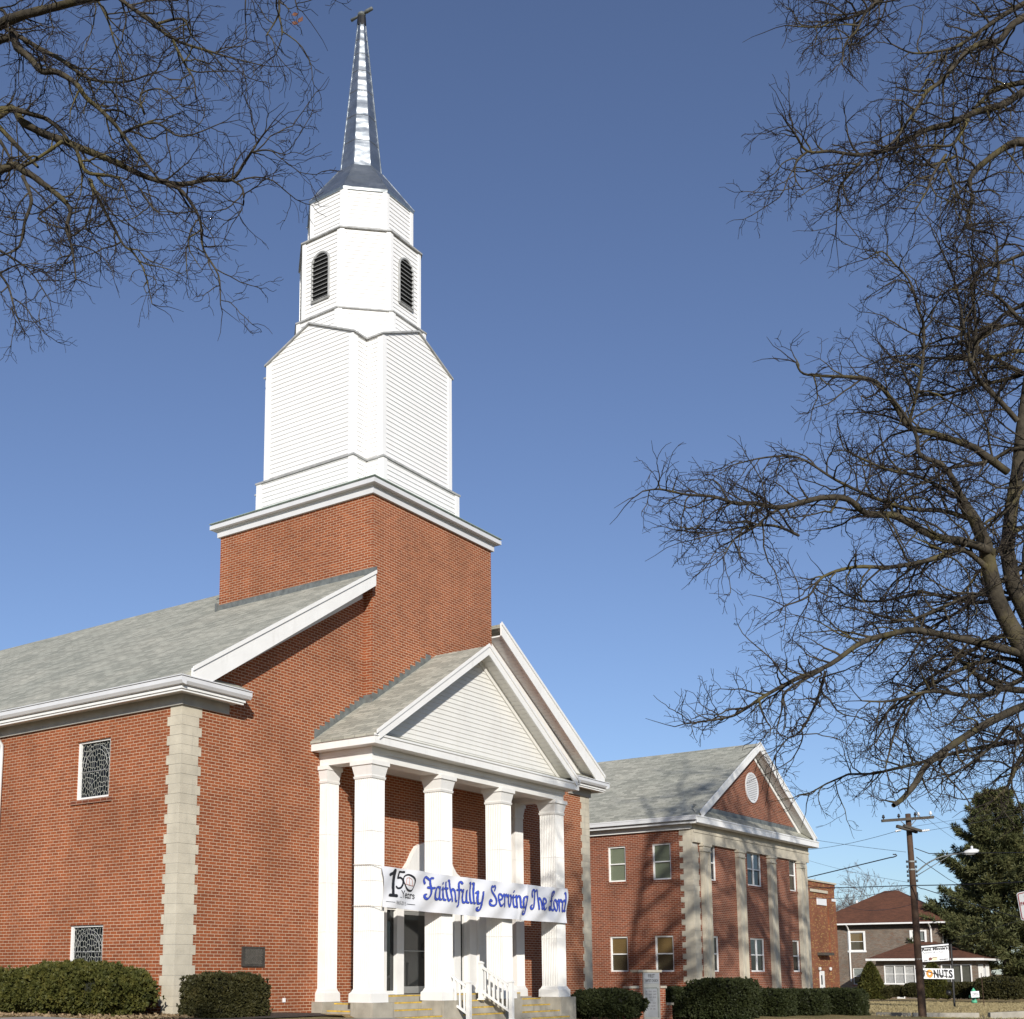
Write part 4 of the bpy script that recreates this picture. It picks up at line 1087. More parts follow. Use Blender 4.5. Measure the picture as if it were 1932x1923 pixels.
for s in (0, 1):
    X = (lambda x: x) if s == 0 else (lambda x: W2-x)
    mb = MB(); H = .2032; z = 5.98-34*H; k = 0
    while z < 5.9:
        fx, ly = (.52, .50) if k % 2 else (.44, .36)
        if z+H < 5.5: mb.box(X(-.014), -.014, z+.005, X(fx), .05, z+H-.005)
        mb.box(X(-.014), .051 if z+H < 5.5 else .0, z+.005, X(.05), ly, z+H-.005); z += H; k += 1
    mb.mi = 1; mb.box(X(-.008), -.008, -1.0, X(.43), .04, 5.49); mb.box(X(-.008), .041, -1.0, X(.04), .355, 5.97)
    wp(mb, 'quoin', [M['stone'], M['mortar']])
# round louvred vent
vx, vz, vr = 5.49, 8.13, .58
mb = MB(); mb.poly([(vx+vr*math.cos(q), -.02, vz+vr*math.sin(q)) for q in np.linspace(0, 2*math.pi, 41)[:-1]])
v_ = wp(mb, 'vent', M['dark'])
mb = MB()
for i in range(40):
    q0, q1 = 2*math.pi*i/40, 2*math.pi*(i+1)/40
    mb.prism([(vx+r*math.cos(q), -.055, vz+r*math.sin(q)) for r, q in ((vr-.03,q0),(vr+.035,q0),(vr+.035,q1),(vr-.03,q1))], (0,.052,0))
for i in range(15):
    z = vz-vr+.03+i*(2*vr-.05)/15; h = math.sqrt(max(0, (vr-.03)**2-(z+.03-vz)**2))
    if h > .06: mb.prism([(vx-h,-.025,z+.07),(vx-h,-.05,z+.015),(vx-h,-.05,z),(vx-h,-.025,z+.055)], (2*h,0,0))
wp(mb, 'vent_louvre', M['gutter'], par=v_)
mb = MB(); n = 44
for i in range(n):
    q0, q1 = 2*math.pi*i/n, 2*math.pi*(i+.85)/n
    mb.prism([(vx+r*math.cos(q), -.02, vz+r*math.sin(q)) for r, q in ((vr+.04,q0),(vr+.15,q0),(vr+.15,q1),(vr+.04,q1))], (0,.018,0))
wp(mb, 'vent_brick_ring', M['brick2'], par=v_)
mb = MB(); mb.box(.2,-.018,G2+.33,W2-.2,-.003,G2+.52); wp(mb, 'gable_flashing', M['flash'])

# ------------------------------------------------------------------ brick building further down the street
b3 = thing('corner_building', (74.5, 16, -1.0), 'plain mottled brick building with a white service door between the annex and the house', 'building')
b3p = lambda mb, name, mats, par=None: part(mb, name, mats, par or b3)
mb = MB(); mb.box(66, 12.0, -1.6, 77.1, 22, 7.05); mb.box(66, 11.95, 7.05, 77.15, 22, 7.38); mb.box(75.4, 11.93, -1.6, 77.12, 11.998, 6.2)
b3p(mb, 'wall', M['brick3'])
mb = MB(); mb.box(65.9, 11.85, 7.382, 77.25, 22.1, 7.50); b3p(mb, 'coping', M['stone'])
mb = MB(); mb.box(71.6, 11.90, 6.62, 75.35, 11.949, 6.82); b3p(mb, 'stone_band', M['stone'])
mb = MB(); mb.box(73.05, 11.93, 5.72, 75.05, 11.996, 6.22); b3p(mb, 'stone_panel', M['signwhite'])
mb = MB(); mb.box(76.2,11.9,6.1,77.15,11.928,6.3); b3p(mb, 'stone_panel', M['signwhite'])
mb = MB(); mb.box(72.85, 11.92, -1.3, 73.75, 11.99, .92)
d_ = b3p(mb, 'door', M['white'])
mb = MB(); mb.box(72.98, 11.90, -.05, 73.2, 11.918, .62); b3p(mb, 'door_glass', M['glass'], d_)
mb = MB(); mb.box(72.65, 11.45, 2.05, 74.75, 11.99, 2.25); b3p(mb, 'door_canopy', M['wood_grey'])
for x in (72.7, 75.0):
    mb = MB(); mb.lathe(x, 11.88, [(.05,.95),(.10,1.0),(.12,1.15),(.06,1.2)], 8); b3p(mb, 'wall_lamp', M['lampgrey'])

# ------------------------------------------------------------------ bakery house
HX, HY = 96.0, 9.4
house = thing('brick_house', (101, 14, -1.37), 'dark brick two storey house with brown hip roof and enclosed front porch', 'house')
hp = lambda mb, name, mats, smooth=False, par=None: part(mb, name, mats, par or house, smooth)
HS = 10.0; HZ = 4.62
HWX = [(15.75, 17.0, 2.75, 4.35), (10.5, 11.6, 2.75, 4.35), (14.55, 16.85, -.25, 1.2)]
HWY = [(97.6, 98.7, 2.75, 4.35), (100.9, 102.0, 2.75, 4.35)]
mb = MB()
holed(mb, lambda u, z, d: (HX+d, u, z), HY, HY+HS+.6, -2.0, HZ+.2, HWX, .12)
holed(mb, lambda u, z, d: (u, HY+d, z), HX, HX+HS, -2.0, HZ+.2, HWY, .12)
mb.poly([(HX+HS,HY,-2),(HX+HS,HY+HS+.6,-2),(HX+HS,HY+HS+.6,HZ),(HX+HS,HY,HZ)]); mb.poly([(HX,HY+HS+.6,-2),(HX+HS,HY+HS+.6,-2),(HX+HS,HY+HS+.6,HZ),(HX,HY+HS+.6,HZ)])
hp(mb, 'wall', M['brick_house'])
def hip(mb, x0, x1, y0, y1, z0, zr, ax, ay0, ay1, th=.12):
    a, b = (ax, ay0, zr), (ax, ay1, zr)
    c = [(x0,y0,z0),(x1,y0,z0),(x1,y1,z0),(x0,y1,z0)]
    mb.poly([c[0],c[1],a]); mb.poly([c[1],c[2],b,a]); mb.poly([c[2],c[3],b]); mb.poly([c[3],c[0],a,b])
    mb.poly([(p[0],p[1],z0-.005) for p in c][::-1])
mb = MB(); hip(mb, HX-.75, HX+HS+.75, HY-.75, HY+HS+1.2, HZ+.52, 8.3, HX+HS/2, 13.9, 15.1)
roof_ = hp(mb, 'roof', M['shingle_brown'])
mb = MB(); mb.box(HX+2.9, HY+7.6, 6.2, HX+3.05, HY+7.75, 7.4); hp(mb, 'vent_pipe', M['signwhite'], par=roof_)
mb = MB(); mb.box(HX+6.0, 12.5, 7.4, HX+6.4, 12.9, 8.15); hp(mb, 'chimney', M['flash'], par=roof_)
mb = MB()
mb.box(HX-.78, HY-.78, HZ+.40, HX-.74, HY+HS+1.2, HZ+.53); mb.box(HX-.739, HY-.78, HZ+.40, HX+HS+.78, HY-.74, HZ+.53)
mb.box(HX-.739, HY-.739, HZ+.40, HX-.001, HY+HS+1.2, HZ+.43); mb.box(HX, HY-.739, HZ+.40, HX+HS+.7, HY-.001, HZ+.43)
for x, y in ((HX-.05, HY+7.62), (HX-.05, HY+.55)):
    mb.tube([(HX-.74,y,HZ+.42),(HX-.4,y,HZ+.2),(x-.03,y,HZ-.1),(x-.03,y,.0 if y > 15 else 2.6)], .07, 6)
hp(mb, 'eave_trim', M['white'])
mb = MB(); mb.box(HX-.06, HY-.06, HZ-.0, HX-.002, HY+HS, HZ+.39); mb.box(HX, HY-.06, HZ, HX+HS, HY-.002, HZ+.39); hp(mb, 'eave_band', M['wood_grey'])
hmk = lambda mb, name, mats, par=None: hp(mb, name, mats, False, par)
for i, (a, b, c, d) in enumerate(HWX):
    sash(lambda u, z, dd: (HX+dd, u, z), a, b, c, d, M['curtain'] if i else M['bamboo'], M['glass'] if i != 0 else M['bamboo_dim'], None, hmk, i == 2)
for a, b, c, d in HWY: sash(lambda u, z, dd: (u, HY+dd, z), a, b, c, d, M['curtain'], M['curtain'], None, hmk)
for a, b, c, d in HWX[:2]:
    mb = MB(); mb.box(HX-.04, a-.16, c-.0, HX-.001, a+.02, d+.12); mb.box(HX-.04, b-.02, c, HX-.001, b+.16, d+.12); mb.box(HX-.041,a+.021,d,HX-.001,b-.021,d+.12); mb.box(HX-.08,a-.2,c-.16,HX-.001,b+.2,c-.001); hp(mb, 'window_trim', M['white'])
for a, b, c, d in HWY:
    mb = MB(); mb.box(a-.16, HY-.04, c, a+.02, HY-.001, d+.12); mb.box(b-.02, HY-.04, c, b+.16, HY-.001, d+.12); mb.box(a+.021,HY-.041,d,b-.021,HY-.001,d+.12); mb.box(a-.2,HY-.08,c-.16,b+.2,HY-.001,c-.001); hp(mb, 'window_trim', M['white'])
# enclosed porch along the front
QX, QY0, QY1 = 91.8, 5.55, 13.55
mb = MB()
PWX = [(5.95, 8.25, -.07, 1.45), (8.55, 9.15, -.07, 1.45), (9.55, 12.85, -.07, 1.42)]
PWY = [(92.5, 94.1, -.07, 1.45), (95.0, 96.2, -.07, 1.45)]
holed(mb, lambda u, z, d: (QX+d, u, z), QY0, QY1, -2.0, 1.85, PWX, .15)
holed(mb, lambda u, z, d: (u, QY0+d, z), QX, 97.0, -2.0, 1.85, PWY, .15)
mb.poly([(QX,QY1,-2),(HX,QY1,-2),(HX,QY1,1.85),(QX,QY1,1.85)]); mb.poly([(97,QY0,-2),(97,HY,-2),(97,HY,1.85),(97,QY0,1.85)])
hp(mb, 'porch_wall', M['brick_house'])
mb = MB()
zE, zT = 1.95, 3.45
e = [(QX-.75,QY0-.75,zE),(QX-.75,QY1+.6,zE),(HX+.01,QY1+.6,zE),(HX+.01,QY1-2.4,zT),(HX+.01,HY-.02,zT),(98.2,HY-.02,zE),(98.2,QY0-.75,zE)]
mb.poly([e[0],e[1],(HX,QY1-2.0,zT),(HX,HY+.3,zT)]); mb.poly([e[1],e[2],(HX,QY1-2.0,zT)]); mb.poly([e[0],(HX,HY+.3,zT),(HX+1.2,HY-.01,zT-.4),(98.2,HY-.01,zE+.3),(98.2,QY0-.75,zE)])
mb.poly([(QX-.75,QY0-.75,zE-.005),(98.2,QY0-.75,zE-.005),(98.2,HY-.01,zE-.005),(HX,HY-.01,zE-.005),(HX,QY1+.6,zE-.005),(QX-.75,QY1+.6,zE-.005)])
hp(mb, 'porch_roof', M['shingle_brown'])
mb = MB(); mb.box(QX-.79,QY0-.79,zE-.16,QX-.75,QY1+.62,zE-.0); mb.box(QX-.749,QY0-.79,zE-.16,98.2,QY0-.75,zE); mb.box(QX-.80,QY0-.80,zE-.045,QX-.745,QY1+.63,zE+.02)
hp(mb, 'porch_gutter', M['white'])
def glazed(fn, a, b, c, d, n, mat, par_name='porch_window'):
    f = MB(); t = .08
    for i in range(n+1):
        u = a+(b-a)*i/n; f.box(*fn(u-t*.6, c, -.02), *fn(u+t*.6, d, .06))
    f.box(*fn(a-.15, c-.12, -.05), *fn(b+.15, c, .03)); f.box(*fn(a, d-.06, -.019), *fn(b, d+.02, .059))
    o = hp(f, par_name, M['white'])
    for i in range(n):
        u0, u1 = a+(b-a)*i/n+.05, a+(b-a)*(i+1)/n-.05
        g = MB(); g.poly([fn(u0,c,.10), fn(u1,c,.10), fn(u1,d,.10), fn(u0,d,.10)]); hp(g, 'porch_pane', mat, par=o)
        if mat is M['curtain']:
            g = MB(); m_ = (c+d)/2; g.box(*fn(u0, m_-.03, .04), *fn(u1, m_+.03, .09)); hp(g, 'meeting_rail', M['white'], par=o)
glazed(lambda u, z, d: (QX+d, u, z), *PWX[2], 4, M['curtain']); glazed(lambda u, z, d: (QX+d, u, z), *PWX[1], 2, M['curtain']); glazed(lambda u, z, d: (QX+d, u, z), *PWX[0], 3, M['screen'])
glazed(lambda u, z, d: (u, QY0+d, z), *PWY[0], 4, M['screen']); glazed(lambda u, z, d: (u, QY0+d, z), *PWY[1], 3, M['screen'])
mb = MB(); mb.box(QX-.02,11.3,-1.36,QX-.001,11.95,-.95); mb.box(QX-.035,11.36,-1.3,QX-.02,11.89,-1.01); hp(mb, 'basement_window', M['white'])
mb = MB(); mb.box(94.25,QY0-.06,-1.4,94.85,QY0-.002,1.2); hp(mb, 'porch_door', M['gutter'])

# ------------------------------------------------------------------ church notice board
NB = P(1222, 1880, 37.5); NBZ = gz(NB[0], NB[1])
nb = thing('notice_board', (NB[0], NB[1], NBZ), 'stepped brick church sign with a white glazed message panel', 'sign', rz=R(-26))
nb.scale = (0.86, 0.86, 1.0)
np_ = lambda mb, name, mats, par=None: part(mb, name, mats, par or nb, world=False)
mb = MB(); mb.box(-.50,-.17,-.6,.42,.17,1.47); mb.box(-.88,-.15,-.6,-.501,.15,1.00); mb.box(-1.45,-.13,-.6,-.881,.13,.50); mb.box(.421,-.15,-.6,.66,.15,1.00); mb.box(.661,-.13,-.6,.95,.13,.50)
np_(mb, 'brick_pier', M['brick2'])
for x0, x1, z, d in ((-.54,.46,1.47,.24),(-.92,-.503,1.00,.19),(-1.50,-.883,.50,.17),(.423,.70,1.00,.19),(.703,1.0,.50,.17)):
    mb = MB(); mb.box(x0,-d,z,x1,d,z+.07); np_(mb, 'coping', M['concrete'])
mb = MB(); mb.box(-.35,-.24,.05,.35,-.172,1.46)
pn = np_(mb, 'panel_frame', M['alu'])
mb = MB(); mb.box(-.32,-.252,1.14,.32,-.241,1.44); mb.box(-.30,-.25,.16,.22,-.241,.99); np_(mb, 'panel_face', M['panelgrey'], pn)
mb = MB(); mb.box(.235,-.252,.14,.29,-.241,1.0); mb.box(-.31,-.246,.991,.23,-.241,1.03); np_(mb, 'panel_latch', M['flash'], pn)
mb = MB(); sf = lambda u, v: (u, -.256, v)
text(mb, 'FIRST', -.15, .13, 1.31, 1.42, sf, .01); text(mb, 'BAPTIST CHURCH', -.27, .27, 1.18, 1.27, sf, .01)
np_(mb, 'panel_heading', M['ink'], pn)
mb = MB(); rg = random.Random(8)            # message letters too small to read: rows of letter sized marks
for i, words in enumerate(((2,4,4),(2,4,4),(2,3,4),(3,),(2,2,4),(3,5),(2,2,3))):
    z = .93-i*.085; tot = sum(words)*.036+(len(words)-1)*.05; x = -.04-tot/2
    for w in words:
        for c in range(w):
            mb.box(x+.004, -.2535, z-.045, x+.012, -.2505, z); mb.box(x+.012, -.2535, z-(.0 if rg.random() < .5 else .02)-.008, x+.026, -.2505, z-(.0 if rg.random() < .5 else .02)); mb.box(x+.022,-.2535,z-.045,x+.029,-.2505,z-(.02 if rg.random() < .4 else 0)); x += .036
        x += .05
np_(mb, 'panel_message', M['inkgrey'], pn)

# ------------------------------------------------------------------ utility pole, lamp and wires
PD = 50.0
pb = P(1741, 1921, PD); pt_ = P(1713, 1536, PD+.6)
pole = thing('utility_pole', (pb[0], pb[1], pb[2]), 'leaning wooden utility pole with two crossarms at the street corner', 'utility pole')
pp = lambda mb, name, mats, smooth=False, par=None: part(mb, name, mats, par or pole, smooth)
ax_ = (pt_-pb); on = lambda t: pb+ax_*t
mb = MB(); mb.tube([on(-.06), on(.0), on(.3), on(.7), on(1.0)], [.165,.16,.145,.125,.11], 14); pp(mb, 'pole', M['wood'], True)
def beam(mb, p, q, w, h):
    p, q = np.array(p), np.array(q); d = q-p; d /= np.linalg.norm(d); s = np.cross(d, [0,0,1]); s /= np.linalg.norm(s); u = np.cross(s, d)
    mb.prism([p+s*w+u*h, p-s*w+u*h, p-s*w-u*h, p+s*w-u*h], q-p)
a0, a1 = P(1663.5, 1549, PD+.2), P(1761.5, 1542, PD+.5)
mb = MB(); beam(mb, a0, a1, .045, .055); ca1 = pp(mb, 'crossarm', M['wood_grey'])
c0, c1 = P(1692, 1560, PD+.2)+np.array([-.3,.3,0]), P(1738, 1569, PD+.2)+np.array([.25,-.25,0])
mb = MB(); beam(mb, P(1692,1559,PD+.2), P(1730,1570,PD+.45), .06, .06); beam(mb, P(1705,1558,PD-.3), P(1738,1568,PD+.3), .05, .05); pp(mb, 'lower_crossarm', M['wood_grey'])
mb = MB(); mb.tube([P(1700,1550,PD+.2), on(.93)], .018, 5); mb.tube([P(1728,1547,PD+.4), on(.93)], .018, 5); pp(mb, 'arm_brace', M['alu'])
for u, v, m_ in ((1667,1548,'black'),(1696,1546,'black'),(1733,1543,'porcelain'),(1756,1541,'porcelain'),(1727,1543,'black')):
    q = P(u, v, PD+.35); mb = MB(); mb.lathe(q[0], q[1], [(.02,q[2]+.02),(.025,q[2]+.08),(.06,q[2]+.10),(.065,q[2]+.15),(.035,q[2]+.17),(.05,q[2]+.20),(.02,q[2]+.23)], 8); pp(mb, 'insulator', M[m_], True)
for p, q in (((1700,1566),(1689,1569)), ((1738,1568),(1754,1566))):
    A, B = P(*p, PD+.3), P(*q, PD+.3); mb = MB()
    mb.tube([A+(B-A)*t for t in np.linspace(0,1,9)], [.02,.06,.03,.06,.03,.06,.03,.05,.02], 7); pp(mb, 'strain_insulator', M['porcelain'], True)
for t in (.76, .735, .71, .69, .665):
    for sg in (-1, 1):
        q = on(t)+RGT*sg*.18; mb = MB(); mb.lathe(q[0], q[1], [(.03,q[2]-.05),(.05,q[2]-.02),(.03,q[2]),(.05,q[2]+.03),(.02,q[2]+.05)], 7); pp(mb, 'spool_insulator', M['black'], True)
mb = MB(); mb.tube([on(.70)+RGT*.13, on(.70)+RGT*.17, on(.74)+RGT*.17], .012, 5)
for t in (.72, .76, .28): mb.lathe(*on(t)[:2], [(.145,on(t)[2]-.03),(.148,on(t)[2]+.03)], 12)
pp(mb, 'pole_band', M['alu'])
lamp = thing('street_lamp', tuple(on(.58)), 'pale cobra head street lamp on a bowed arm fixed to the utility pole', 'street lamp')
mb = MB(); q0 = P(1729,1646,PD+.4)
arm = [q0, P(1750,1629,PD+.3), P(1775,1617,PD+.2), P(1800,1612,PD+.1), P(1820,1609,PD)]
mb.tube(smooth_line([tuple(p) for p in arm]), .03, 7); mb.tube([P(1729,1653,PD+.4), P(1793,1613.5,PD+.1)], .016, 5)
part(mb, 'arm', M['flash'], lamp, True)
h0, h1 = P(1818,1609,PD), P(1847,1604,PD-.15)
mb = MB(); dv = (h1-h0); k = [(0,.045),(.12,.09),(.35,.125),(.6,.13),(.85,.09),(1,.03)]
mb.tube([h0+dv*t+np.array([0,0,-.02]) for t, r in k], [r for t, r in k], 12); part(mb, 'lamp_head', M['lampgrey'], lamp, True)
mb = MB(); q = h0+dv*.55; mb.lathe(q[0], q[1], [(.03,q[2]+.09),(.05,q[2]+.11),(.045,q[2]+.2),(.02,q[2]+.22)], 8); part(mb, 'photocell', M['porcelain'], lamp)
def wire(pts, sag, r, label, n=22):
    P0 = [np.array(P(*p)) for p in pts]; path = []
    for a, b in zip(P0[:-1], P0[1:]):
        for t in np.linspace(0, 1, n, endpoint=False):
            q = a+(b-a)*t; q = q-np.array([0,0,1])*sag*4*t*(1-t); path.append(q)
    path.append(P0[-1]); mb = MB(); mb.tube(path, r, 5)
    base = tuple(P0[0]); return whole(mb, 'overhead_wire', M['wire'], base, label, 'wire', 'overhead wires at the utility pole', True)
z4 = lambda a, b: (a*.2403+1488.8, b*.2403+1461.2)
W_ = lambda q, d: (*z4(*q), d)
wire([W_((-260,905),62), W_((800,652),PD+.2), W_((832,645),PD), W_((845,636),PD), W_((836,627),PD), W_((815,628),PD)], .01, .024, 'thick black cable with a hooked end running left from the pole towards the annex')
wire([W_((-60,470),58), W_((918,610),PD)], .05, .008, 'thin wire from the gable end of the annex down to the pole insulators')
wire([W_((-40,600),70), W_((838,448),PD+.3)], .2, .010, 'thin wire rising from the annex cornice to the left strain insulator')
wire([W_((-200,893),70), W_((970,872),PD+.2), W_((2100,828),42)], .04, .020, 'heavy level cable crossing the whole pole below the lamp')
wire([W_((100,965),66), W_((962,876),PD+.2)], .25, .011, 'slack thin wire hanging above the house roof left of the pole')
wire([W_((1000,876),PD+.2), W_((1060,900),PD), W_((1845,1135),46), W_((2100,1200),44)], .03, .016, 'grey cable falling from the pole towards the no parking sign')
wire([W_((1100,440),PD+.3), W_((2000,268),75)], .05, .008, 'upper thin wire rising to the right from the crossarm into the pine')
wire([W_((960,412),PD+.3), W_((2000,230),90)], .05, .007, 'topmost thin wire rising to the right behind the pole')
wire([W_((985,580),PD+.2), W_((1100,622),PD), W_((2100,612),44)], .0, .017, 'black cable running level to the right past the lamp head')
wire([W_((1000,650),PD+.2), W_((1250,822),70), W_((1400,905),90)], .0, .016, 'black service cable dropping from the pole into the pine')
wire([W_((1120,318),PD+.4), W_((1345,440),75)], .03, .008, 'thin wire falling to the pine from the right insulator')
wire([W_((1060,330),PD+.4), W_((1310,515),85)], .03, .008, 'second thin wire falling to the pine from the crossarm')
wire([W_((140,672),75), W_((950,850),PD+.2)], .1, .007, 'faint wire falling to the right across the bare trees')
wire([W_((380,1010),80), W_((970,1020),PD)], .35, .010, 'slack wire lying across the brown roof left of the pole')
wire([W_((1310,1280),78), W_((1900,1110),55)], .1, .010, 'thin wire rising right in front of the dark lower pine')

# ------------------------------------------------------------------ bakery signs, hydrant, street sign
SD = 70.0
sb = P(1801, 1899, SD); st_ = P(1794, 1783, SD)
sg_ = thing('shop_sign', tuple(sb), 'white hanging bakery sign on a black post on the lawn', 'sign')
spart = lambda mb, name, mats, par=None: part(mb, name, mats, par or sg_)
mb = MB(); mb.tube([sb-np.array([0,0,.3]), st_+np.array([0,0,.05])], .06, 8); mb.tube([P(1795,1784,SD), P(1728,1790,SD)], .035, 6)
mb.tube([P(1790,1784,SD), P(1790,1793,SD)], .02, 5); mb.tube([P(1740,1789,SD), P(1740,1796,SD)], .02, 5)
spart(mb, 'sign_post', M['black'])
# the board hangs in the plane that faces the street
B0, B1, B2_, B3 = P(1729.5,1816,SD), P(1791.5,1812.5,SD), P(1790,1780.5,SD), P(1728,1786,SD)
def face(off):
    n = np.cross(B1-B0, B3-B0); n /= np.linalg.norm(n); n = n if n @ HFW < 0 else -n
    return lambda u, v: tuple((B0+(B1-B0)*u)*(1-v)+(B3+(B2_-B3)*u)*v+n*off)
f0, f1 = face(-.09), face(.0)
mb = MB(); mb.poly([f1(0,0),f1(1,0),f1(1,1),f1(0,1)]); mb.poly([f0(0,0),f0(0,1),f0(1,1),f0(1,0)])
for a, b in (((0,0),(1,0)),((1,0),(1,1)),((1,1),(0,1)),((0,1),(0,0))): mb.poly([f1(*a),f0(*a),f0(*b),f1(*b)])
bd = spart(mb, 'sign_board', M['signwhite'])
mb = MB()
for a, b in (((0,-.0),(1,-.0)),((1.0,0),(1.0,1)),((1,1.0),(0,1.0)),((0,1),(0,0))): mb.tube([face(-.045)(*a), face(-.045)(*b)], .05, 6)
spart(mb, 'sign_rim', M['black'], bd)
mb = MB(); fs = face(.012); text(mb, "Aunt Minnie's", .17, .96, .66, .87, fs, .04); text(mb, 'BAKERY', .70, .965, .055, .135, fs, .03); text(mb, '257-2811', .02, .40, .045, .125, fs, .02)
spart(mb, 'sign_lettering', M['ink'], bd)
mb = MB(); text(mb, 'Nibble & Chat,', .18, .83, .485, .615, fs, .0, .5); text(mb, 'LLC', .86, .955, .50, .55, fs, .0, .3); spart(mb, 'script_lettering', M['inkgrey'], bd)
def disc(mb, f, cu, cv, ru, rv, n=22, hole=0):
    q = [2*math.pi*i/n for i in range(n)]
    if not hole: mb.poly([f(cu+ru*math.cos(a), cv+rv*math.sin(a)) for a in q]); return
    for i in range(n):
        a, b = q[i], q[(i+1) % n]; mb.poly([f(cu+r*ru*math.cos(t), cv+r*rv*math.sin(t)) for r, t in ((hole,a),(1,a),(1,b),(hole,b))])
mb = MB(); disc(mb, fs, .42, .17, .055, .09); disc(mb, face(.016), .56, .245, .085, .02); spart(mb, 'donut_picture', M['choc'], bd)
mb = MB(); mb.poly([face(.013)(*p) for p in ((.47,.24),(.645,.24),(.61,.10),(.51,.10))]); disc(mb, face(.010), .55, .085, .13, .028); spart(mb, 'cup_picture', M['cup'], bd)
dn = thing('donut_banner', tuple(P(1770, 1845, SD-.2)), 'white DONUTS banner with an orange ring tied below the bakery sign', 'banner')
B0, B1, B2_, B3 = P(1728,1846.5,SD-.15), P(1800.5,1847.5,SD-.15), P(1799,1828,SD-.15), P(1726,1827,SD-.15)
fd, fe = face(0), face(.012)
mb = MB(); g0 = face(-.02)
mb.poly([fd(0,0),fd(1,0),fd(1,1),fd(0,1)]); mb.poly([g0(0,0),g0(0,1),g0(1,1),g0(1,0)])
part(mb, 'banner_sheet', M['signwhite'], dn)
mb = MB()
for c, a, b in (('D',.115,.25),('N',.475,.60),('U',.62,.73),('T',.745,.85),('S',.865,.97)): text(mb, c, a, b, .09, .90, fe, .045)
part(mb, 'lettering', M['ink'], dn)
mb = MB(); disc(mb, fe, .368, .5, .088, .41, 24, .32); part(mb, 'ring_picture', M['donut'], dn)
mb = MB(); mb.tube([face(.03)(.0,.97), face(.03)(.22,.80), face(.03)(.55,.45), face(.03)(.9,.15)], .018, 5); part(mb, 'slack_cord', M['wire'], dn)
fl = P(1790, 1873, SD-.1)
mb = MB(); mb.lathe(fl[0], fl[1], [(.04,fl[2]-.16),(.12,fl[2]-.12),(.15,fl[2]),(.10,fl[2]+.10),(.04,fl[2]+.12)], 10); part(mb, 'flood_lamp', M['black'], sg_, True)
hy = P(1838, 1889, 68)
hd = thing('fire_hydrant', tuple(hy), 'green fire hydrant on the dry lawn behind the OPEN board', 'hydrant')
mb = MB(); x, y, z = hy; mb.lathe(x, y, [(.15,z-.1),(.15,z+.03),(.10,z+.05),(.10,z+.45),(.13,z+.47),(.13,z+.50),(.10,z+.58),(.05,z+.64),(.03,z+.70)], 14); part(mb, 'barrel', M['hydrant'], hd, True)
for s in (-1, 1):
    mb = MB(); mb.tube([hy+np.array([0,0,.24])+RGT*s*.08, hy+np.array([0,0,.24])+RGT*s*.2], [.07,.07], 10); mb.tube([hy+np.array([0,0,.24])+RGT*s*.2, hy+np.array([0,0,.24])+RGT*s*.24], [.09,.085], 8); part(mb, 'outlet_cap', M['hydrant'], hd)
op = thing('open_board', tuple(P(1838, 1885, 67.6)), 'small white hand painted OPEN board propped on the hydrant', 'sign')
B0, B1, B2_, B3 = P(1833.0,1882.5,67.6), P(1848.2,1881.5,67.6), P(1846.8,1870,67.6), P(1831.4,1871,67.6)
fo, fp, fb = face(0), face(.012), face(-.02)
mb = MB(); mb.poly([fo(0,0),fo(1,0),fo(1,1),fo(0,1)]); mb.poly([fb(0,0),fb(0,1),fb(1,1),fb(1,0)])
for a, b in (((0,0),(1,0)),((1,0),(1,1)),((1,1),(0,1)),((0,1),(0,0))): mb.poly([fo(*a),fb(*a),fb(*b),fo(*b)])
part(mb, 'board', M['signwhite'], op)
mb = MB(); text(mb, 'OPEN', .12, .88, .25, .78, fp, -.005); part(mb, 'lettering', M['inkgrey'], op)
mb = MB(); mb.tube([P(1838,1878,67.7), P(1838,1888,67.9)], .02, 5); part(mb, 'stake', M['wood'], op)
# no parking plate
ND = 18.0
B0, B1, B2_, B3 = P(1927,1737,ND), P(1966,1733,ND-.25), P(1958,1676,ND-.25), P(1917.5,1685,ND)
ns = thing('no_parking_sign', tuple(P(1944, 1800, ND-.1)), 'white NO PARKING plate with red letters at the right picture edge', 'sign')
fo, fp, fb = face(0), face(.004), face(-.004)
def rrect(f, x0, y0, x1, y1, rx, ry):
    r = []
    for cx, cy, a in ((x1-rx,y0+ry,-90),(x1-rx,y1-ry,0),(x0+rx,y1-ry,90),(x0+rx,y0+ry,180)):
        for t in range(0, 91, 15): r.append(f(cx+rx*math.cos(R(a+t)), cy+ry*math.sin(R(a+t))))
    return r
mb = MB(); mb.poly(rrect(fo,0,0,1,1,.1,.07)); mb.poly(rrect(fb,0,0,1,1,.1,.07)[::-1]); part(mb, 'sign_plate', M['signwhite'], ns)
mb = MB(); o1, i1 = rrect(fp,.05,.035,.95,.965,.08,.055), rrect(fp,.085,.06,.915,.94,.065,.045)
for i in range(len(o1)): j = (i+1) % len(o1); mb.poly([o1[i],o1[j],i1[j],i1[i]])
text(mb, 'NO', .34, .68, .73, .86, fp, .02); text(mb, 'PARKING', .12, .90, .52, .65, fp, .015); text(mb, 'ANY', .34, .66, .32, .44, fp, .01); text(mb, 'TIME', .31, .70, .13, .25, fp, .01)
part(mb, 'sign_lettering', M['red'], ns)
mb = MB(); a = P(1942, 1700, ND+.02); mb.tube([a+np.array([0,0,.35]), a-np.array([0,0,3.0])], .028, 8); part(mb, 'sign_post', M['flash'], ns)

